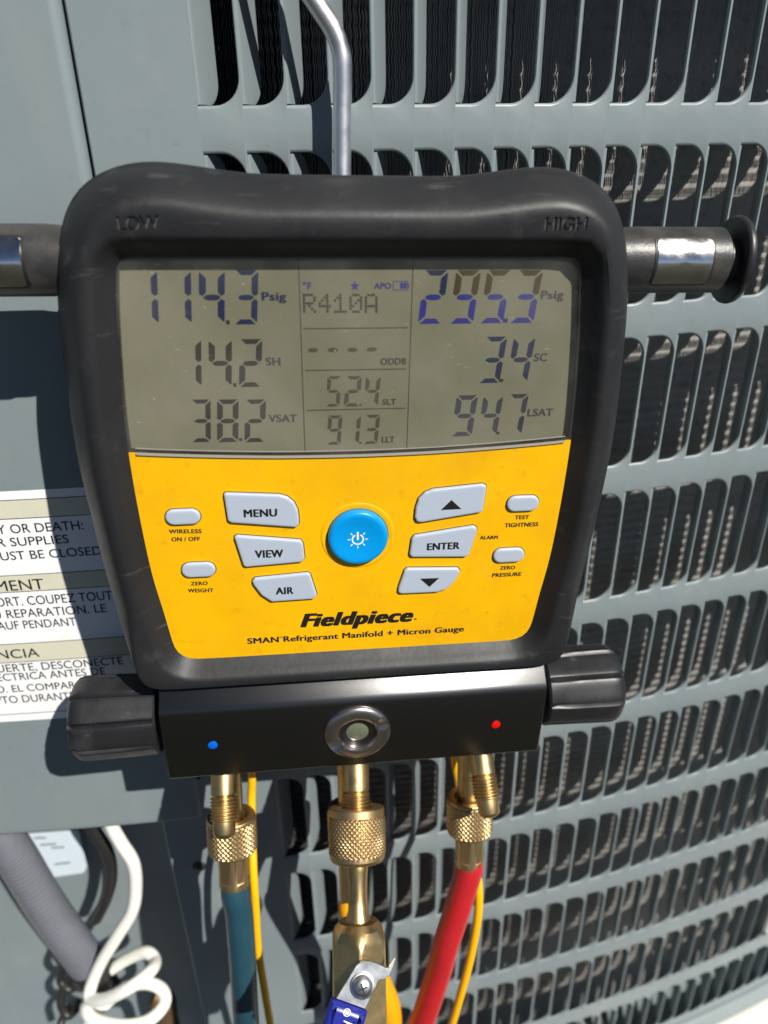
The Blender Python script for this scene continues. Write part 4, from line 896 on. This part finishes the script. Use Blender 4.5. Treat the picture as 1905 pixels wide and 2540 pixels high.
# --- probe bars on both sides with chrome contact pads and end flanges
def barpart(sign):
    ax = Vector((sign, 0, 0)); yb, zb = 63.0, -21.0; r = 12.2
    org = Vector((CXM+sign*90, yb, zb))
    b = g('probe_bar', lathe([(11.0, 0), (11.6, 10), (r, 17), (r, 52.3), (r-0.6, 52.9), (r-3.2, 53.1), (r-3.2, 57.8)], 64, ax, org), M['bar'], smooth=True, angle=40)
    # flange: a saddle-shaped end disc
    def ff(rr, h, a): return rr*(1.0+0.06*math.cos(2*a))
    g('flange', lathe([(8.5, 57.3), (14.8, 57.6), (15.4, 58.2), (15.6, 59.2), (15.3, 60.4), (14.0, 61.2), (5, 61.6), (0.05, 61.7)], 64, ax, org, True, ff), M['knob'], b, smooth=True, angle=40)
    # chrome pad wrapped on the front of the bar, in a dark recess rim
    def wrap(x0, x1, a0, a1, r0, r1, rc, n=10):
        # rounded rectangle in (x, angle*r) wrapped on the cylinder
        w, hgt = x1-x0, (a1-a0)*r1
        ol = rounded([(x0, 0), (x1, 0), (x1, hgt), (x0, hgt)], rc, 5)
        pts = []
        m_ = len(ol)
        for i in range(m_):
            p, q = ol[i], ol[(i+1) % m_]; st = max(1, int((q-p).length/1.5))
            for k in range(st): pts.append(p.lerp(q, k/st))
        c_ = Vector(((x0+x1)/2, hgt/2)); L_ = []
        for (sc_, rad) in ((1.0, r0), (1.0, r1-0.3), (0.97, r1), (0.75, r1+0.02), (0.5, r1+0.02), (0.25, r1+0.02), (0.01, r1+0.02)):
            ring = []
            for p in pts:
                q = c_+(p-c_)*sc_; a = a0+q.y/r1
                ring.append((CXM+sign*q.x, yb+rad*math.sin(a), zb+rad*math.cos(a)))
            L_.append(ring)
        return loft(L_, True, True)
    g('pad_rim', wrap(111.6, 135.6, RAD(-40), RAD(51), r-0.5, r+0.25, 3.0), M['black_wire'], b, smooth=True, angle=35)
    g('contact_pad', wrap(112.5, 134.7, RAD(-35), RAD(46), r-0.5, r+0.6, 2.0), M['chrome'], b, smooth=True, angle=35)
barpart(-1); barpart(1)

# --- hanging hook: steel rod rising behind the boot, then bending towards the viewer
inv = GM.inverted()
hk = [(0.0062, -0.010, -0.035), (0.0064, -0.0045, -0.020), (0.0066, -0.0028, -0.006), (0.0074, -0.0026, 0.012), (0.0080, -0.0026, 0.024), (0.0078, -0.0027, 0.0312), (0.0052, -0.0029, 0.0385), (0.0010, -0.0032, 0.0445), (-0.0055, -0.004, 0.0535), (-0.012, -0.005, 0.0635), (-0.0165, -0.006, 0.074), (-0.018, -0.006, 0.09), (-0.018, -0.006, 0.125)]
sp = spline([tuple((inv @ Vector((x, y, H0+z)))*1000) for (x, y, z) in hk], 12)
g('hanging_hook', tube(sp, 3.45, 24), M['steel'], smooth=True, angle=60)

# --- brass ports under the block: the front row slants out, the rear row drops steeply
A20, A40 = RAD(20), RAD(40)
D20 = Vector((0, -math.cos(A20), math.sin(A20))); D40 = Vector((0, -math.cos(A40), math.sin(A40)))
def flare_port(o, d, L_, nose=True, r=6.0, thread=(22.0, 33.0)):
    p = [(r, 0), (r, thread[0]-1.2), (r-0.5, thread[0]-0.6)]
    nt = int((thread[1]-thread[0])/1.55)
    for k in range(nt):
        h = thread[0]+k*1.55; p += [(r-0.75, h), (r+0.35, h+0.45), (r+0.35, h+0.8), (r-0.75, h+1.4)]
    if nose: p += [(r-0.8, thread[1]+0.2), (r-0.7, L_-2.4), (r-1.4, L_-1.1), (r-3.2, L_), (1.2, L_), (1.2, L_-4), (0.05, L_-4)]
    return g('flare_port', lathe(p, 48, d.normalized(), Vector(o)), M['brass'], smooth=True, angle=32)
flare_port((-56.8, -158.5, -5.3), D40, 40.5); flare_port((67.6, -158.5, -5.3), D40+Vector((0.07, 0, 0)), 41.5); flare_port((7.0, -158.5, -5.3), D40+Vector((-0.04, 0, 0)), 40, False, 6.2, (25, 36))
def stem(o, d, L_): return g('flare_port', lathe([(6.4, 0), (6.4, L_)], 32, d.normalized(), Vector(o)), M['brass'], smooth=True, angle=32)
oL, oR, oY = Vector((-57, -160, -24)), Vector((68.3, -160, -24)), Vector((4.5, -160, -24))
dR_ = (D20+Vector((-0.01, 0, 0))).normalized()
stem(oL, D20, 56); stem(oR, dR_, 57); stem(oY, D20, 57)

# ------------------------------------------------------------------ hoses, valve and cables below the gauge (own things, in the gauge's frame)
def thing(name, origin, label, cat):
    o = empty(name); o.matrix_world = GM @ Matrix.Translation(Vector(origin)*0.001); o['label'] = label; o['category'] = cat
    return o
def part(name, vf, material, root, origin, smooth=True, angle=35):
    v, f = vf; v = [((p[0]-origin[0])*0.001, (p[1]-origin[1])*0.001, (p[2]-origin[2])*0.001) for p in v]
    return link(name, fix(mesh(name, v, f)), material, root, smooth=smooth, angle=angle)
def knurl_nut(r, h0, h1, ax, org, n=26, inner=0.66, foot=2.0):
    """diamond-knurled sleeve with plain rim and rounded foot"""
    rimh = 3.6 if foot > 3 else 1.6
    prof = [(r*inner, h0+2.0), (r*(inner+0.02), h0+0.2), (r*(inner+0.1), h0), (r-0.5, h0), (r-0.15, h0+0.5), (r-0.15, h0+rimh), (r-0.5, h0+rimh+0.3)]
    ks = h0+rimh+0.7; ke = h1-foot; m_ = int((ke-ks)/0.30)
    for i in range(m_+1): prof.append((r, ks+(ke-ks)*i/m_))
    prof += [(r-0.1, ke+0.4), (r-0.35, h1-foot*0.45), (r-1.3, h1-foot*0.15), (r-2.9, h1), (r*0.35, h1)]
    pit = 2*math.pi*r/n
    def rf(rr, h, a):
        if abs(rr-r) > 1e-6 or h < ks-0.01 or h > ke+0.01: return rr
        u = a*r; t1 = ((u+h*0.95)/pit) % 1.0; t2 = ((u-h*0.95)/pit) % 1.0
        d1 = min(t1, 1-t1)*2; d2 = min(t2, 1-t2)*2
        return r-0.30+0.58*min(d1, d2, 0.6)/0.6
    return lathe(prof, n*10, ax, org, True, rf)
def hex_sleeve(r, h0, h1, ax, org, rround=None):
    """hexagon flats running into a round collar"""
    loops_ = []
    q = ax.to_track_quat('Z', 'Y').to_matrix(); N = 72
    def hexr(a, r_): 
        b_ = ((a+math.pi/6) % (math.pi/3))-math.pi/6; return r_*0.93/math.cos(b_)
    rr = rround or r
    for (h, mode) in ((h0, 0), (h0+1.5, 1), (h0+2.0, 2), (h1-5.5, 2), (h1-4.9, 1), (h1-1.6, 1), (h1-0.4, 3), (h1, 3)):
        l = []
        for i in range(N):
            a = 2*math.pi*i/N; R_ = {0: r*0.9, 1: rr, 2: min(hexr(a, r), rr), 3: rr-1.2}[mode]
            l.append(tuple(org+q @ Vector((R_*math.cos(a), R_*math.sin(a), h))))
        loops_.append(l)
    return loft(loops_, True, True)
def hose(name, label, org, ax, nut, fer, path, rh, material, nutmat):
    o3 = Vector(org); root = thing(name, org, label, 'hose')
    part('knurled_nut', knurl_nut(nut[0], nut[1], nut[2], ax, o3, 30), nutmat, root, org, angle=28)
    part('ferrule', hex_sleeve(fer[0], fer[1], fer[2], ax, o3), M['brass_dull'], root, org, angle=30)
    sp_ = spline(path, 14); part('hose_tube', tube(sp_, rh, 28), material, root, org, angle=60)
    return root
hose('refrigerant_hose', 'dark blue rubber hose with knurled brass nut under the blue dot', tuple(oL+D20*49.7), D20, (12.4, 0, 19.5), (7.9, 18.5, 39.5), DATA2['hoseblue'], 7.25, M['hose_blue'], M['brass_dull'])
hose('refrigerant_hose', 'red rubber hose with knurled brass nut under the red dot', tuple(oR+dR_*50.3), dR_, (12.0, 0, 20.5), (7.7, 19.5, 40.0), DATA2['hosered'], 7.4, M['hose_red'], M['brass_dull'])
hose('refrigerant_hose', 'yellow rubber hose half hidden behind the brass ball valve', tuple(oY+D20*50), D20, (12.0, 0, 20), (7.9, 19, 60), DATA2['hoseyel'], 7.6, M['hose_yellow'], M['brass'])

# ball valve screwed on the slanting centre port; built in its own frame (y up along the bore, z towards the viewer)
vf0, vfx, vfy, vfz = [Vector(q) for q in DATA2['vframe']]
VM = Matrix(((vfx.x, vfy.x, vfz.x, vf0.x*0.001), (vfx.y, vfy.y, vfz.y, vf0.y*0.001), (vfx.z, vfy.z, vfz.z, vf0.z*0.001), (0, 0, 0, 1)))
bvz = empty('ball_valve'); bvz.matrix_world = GM @ VM
tag(bvz, 'brass ball valve with knurled coupling and blue-gripped steel lever', 'valve')
def vpart(name, vf, material, parent=None, smooth=True, angle=35): return g(name, vf, material, parent or bvz, smooth=smooth, angle=angle)
dn = Vector((0, -1, 0)); v0 = Vector((0, 0, 0))
vpart('knurled_coupling', knurl_nut(13.3, 29.6, 54.2, dn, v0, 36, inner=0.53, foot=4.4), M['brass_dull'], angle=26)
vpart('neck', lathe([(4.0, 50), (5.6, 54), (4.9, 58), (4.35, 64), (4.3, 70), (4.7, 75), (5.8, 78.5), (6.2, 80.5), (6.2, 84)], 44, dn, v0), M['brass'], angle=50)
def valve_body():
    N = 120; L_ = []; ph = math.pi/6
    def hexr(a, r_): 
        b_ = ((a+ph+math.pi/6) % (math.pi/3))-math.pi/6; return r_/math.cos(b_)
    for (rc, h) in ((6.4, 79.5), (7.4, 78.8), (9.0, 79.4), (11.2, 82.0), (12.8, 85.5), (13.3, 87.5), (13.4, 90), (13.4, 112), (13.4, 135), (9, 139), (9, 160)):
        L_.append([(min(rc, hexr(2*math.pi*i/N, 11.9))*math.sin(2*math.pi*i/N), -h, min(rc, hexr(2*math.pi*i/N, 11.9))*math.cos(2*math.pi*i/N)) for i in range(N)])
    return loft(L_, True, True)
vpart('valve_body', valve_body(), M['brass'], angle=22)
vd = DATA2['valve']; LZ = 16.0
pl = ccw(vd['plate'])
pl = [Vector((p.x, p.y)) for p in pl]
lever = vpart('lever', loft([lp(pl, LZ-1.4), lp(pl, LZ-0.15), lp(inset(pl, 0.15), LZ)], True, True), M['zinc'], smooth=False)
sxy = vd['screw'][0]
vpart('stem', lathe([(5.0, 8), (5.0, LZ-1.4)], 32, Vector((0, 0, 1)), Vector((sxy[0], sxy[1], 0))), M['brass'])
scr = vpart('lever_screw', lathe([(5.4, LZ-0.1), (5.4, LZ+0.5), (5.1, LZ+0.7), (4.6, LZ+0.75), (4.5, LZ+1.6), (3.7, LZ+2.7), (2.2, LZ+3.4), (0.05, LZ+3.65)], 40, Vector((0, 0, 1)), Vector((sxy[0], sxy[1], 0))), M['zinc'], angle=50)
cr = []
for a in (0.35, 0.35+math.pi/2):
    d_ = Vector((math.cos(a), math.sin(a))); cr.append([(q.x, q.y) for q in bar2(Vector(sxy)-d_*2.1, Vector(sxy)+d_*2.1, 0.7)])
vpart('cross_slot', join(slab(cr[0], LZ+2.2, LZ+3.68), slab(cr[1], LZ+2.25, LZ+3.70)), M['black_wire'], scr, smooth=False)
gl_ = ccw(vd['grip']); gl_ = [Vector((p.x, p.y)) for p in rounded([(p.x, p.y) for p in gl_], 1.6, 4)]
grip = vpart('grip', loft([lp(inset(gl_, 1.6), LZ-3.6), lp(inset(gl_, 0.4), LZ-2.9), lp(gl_, LZ-0.9), lp(inset(gl_, 0.45), LZ+1.0), lp(inset(gl_, 1.7), LZ+2.0), lp(inset(gl_, 3.6), LZ+2.3)], True, True), M['grip'], angle=60)
(ax_, ay_), (bx_, by_), _ = vd['rmark']
link('lettering', text_mesh('®', ax_, ay_-2.4, bx_+0.4, by_-1.4, 3.0, bold=0.02, z=LZ+2.36), M['white_print'], grip)
(ax_, ay_), (bx_, by_) = vd['tmark']
link('lettering', text_mesh('T', ax_, ay_-3.2, bx_, by_-3.2, 4.2, bold=0.03, z=LZ+2.36), M['white_print'], grip)

# thin yellow sensor cables
def cable(path, r, label):
    org = path[0]; v, f = tube(spline(path, 14), r, 18)
    v = [((p[0]-org[0])*0.001, (p[1]-org[1])*0.001, (p[2]-org[2])*0.001) for p in v]
    o = link('sensor_cable', fix(mesh('sensor_cable', v, f)), M['cable_yellow'], smooth=True, angle=60)
    o.matrix_world = GM @ Matrix.Translation(Vector(org)*0.001); tag(o, label, 'cable', 'thin yellow sensor cables'); return o
cable(DATA2['cabL'], 2.2, 'thin yellow cable running down beside the dark blue hose')
cable(DATA2['cabR'], 2.5, 'thin yellow cable running down beside the red hose')
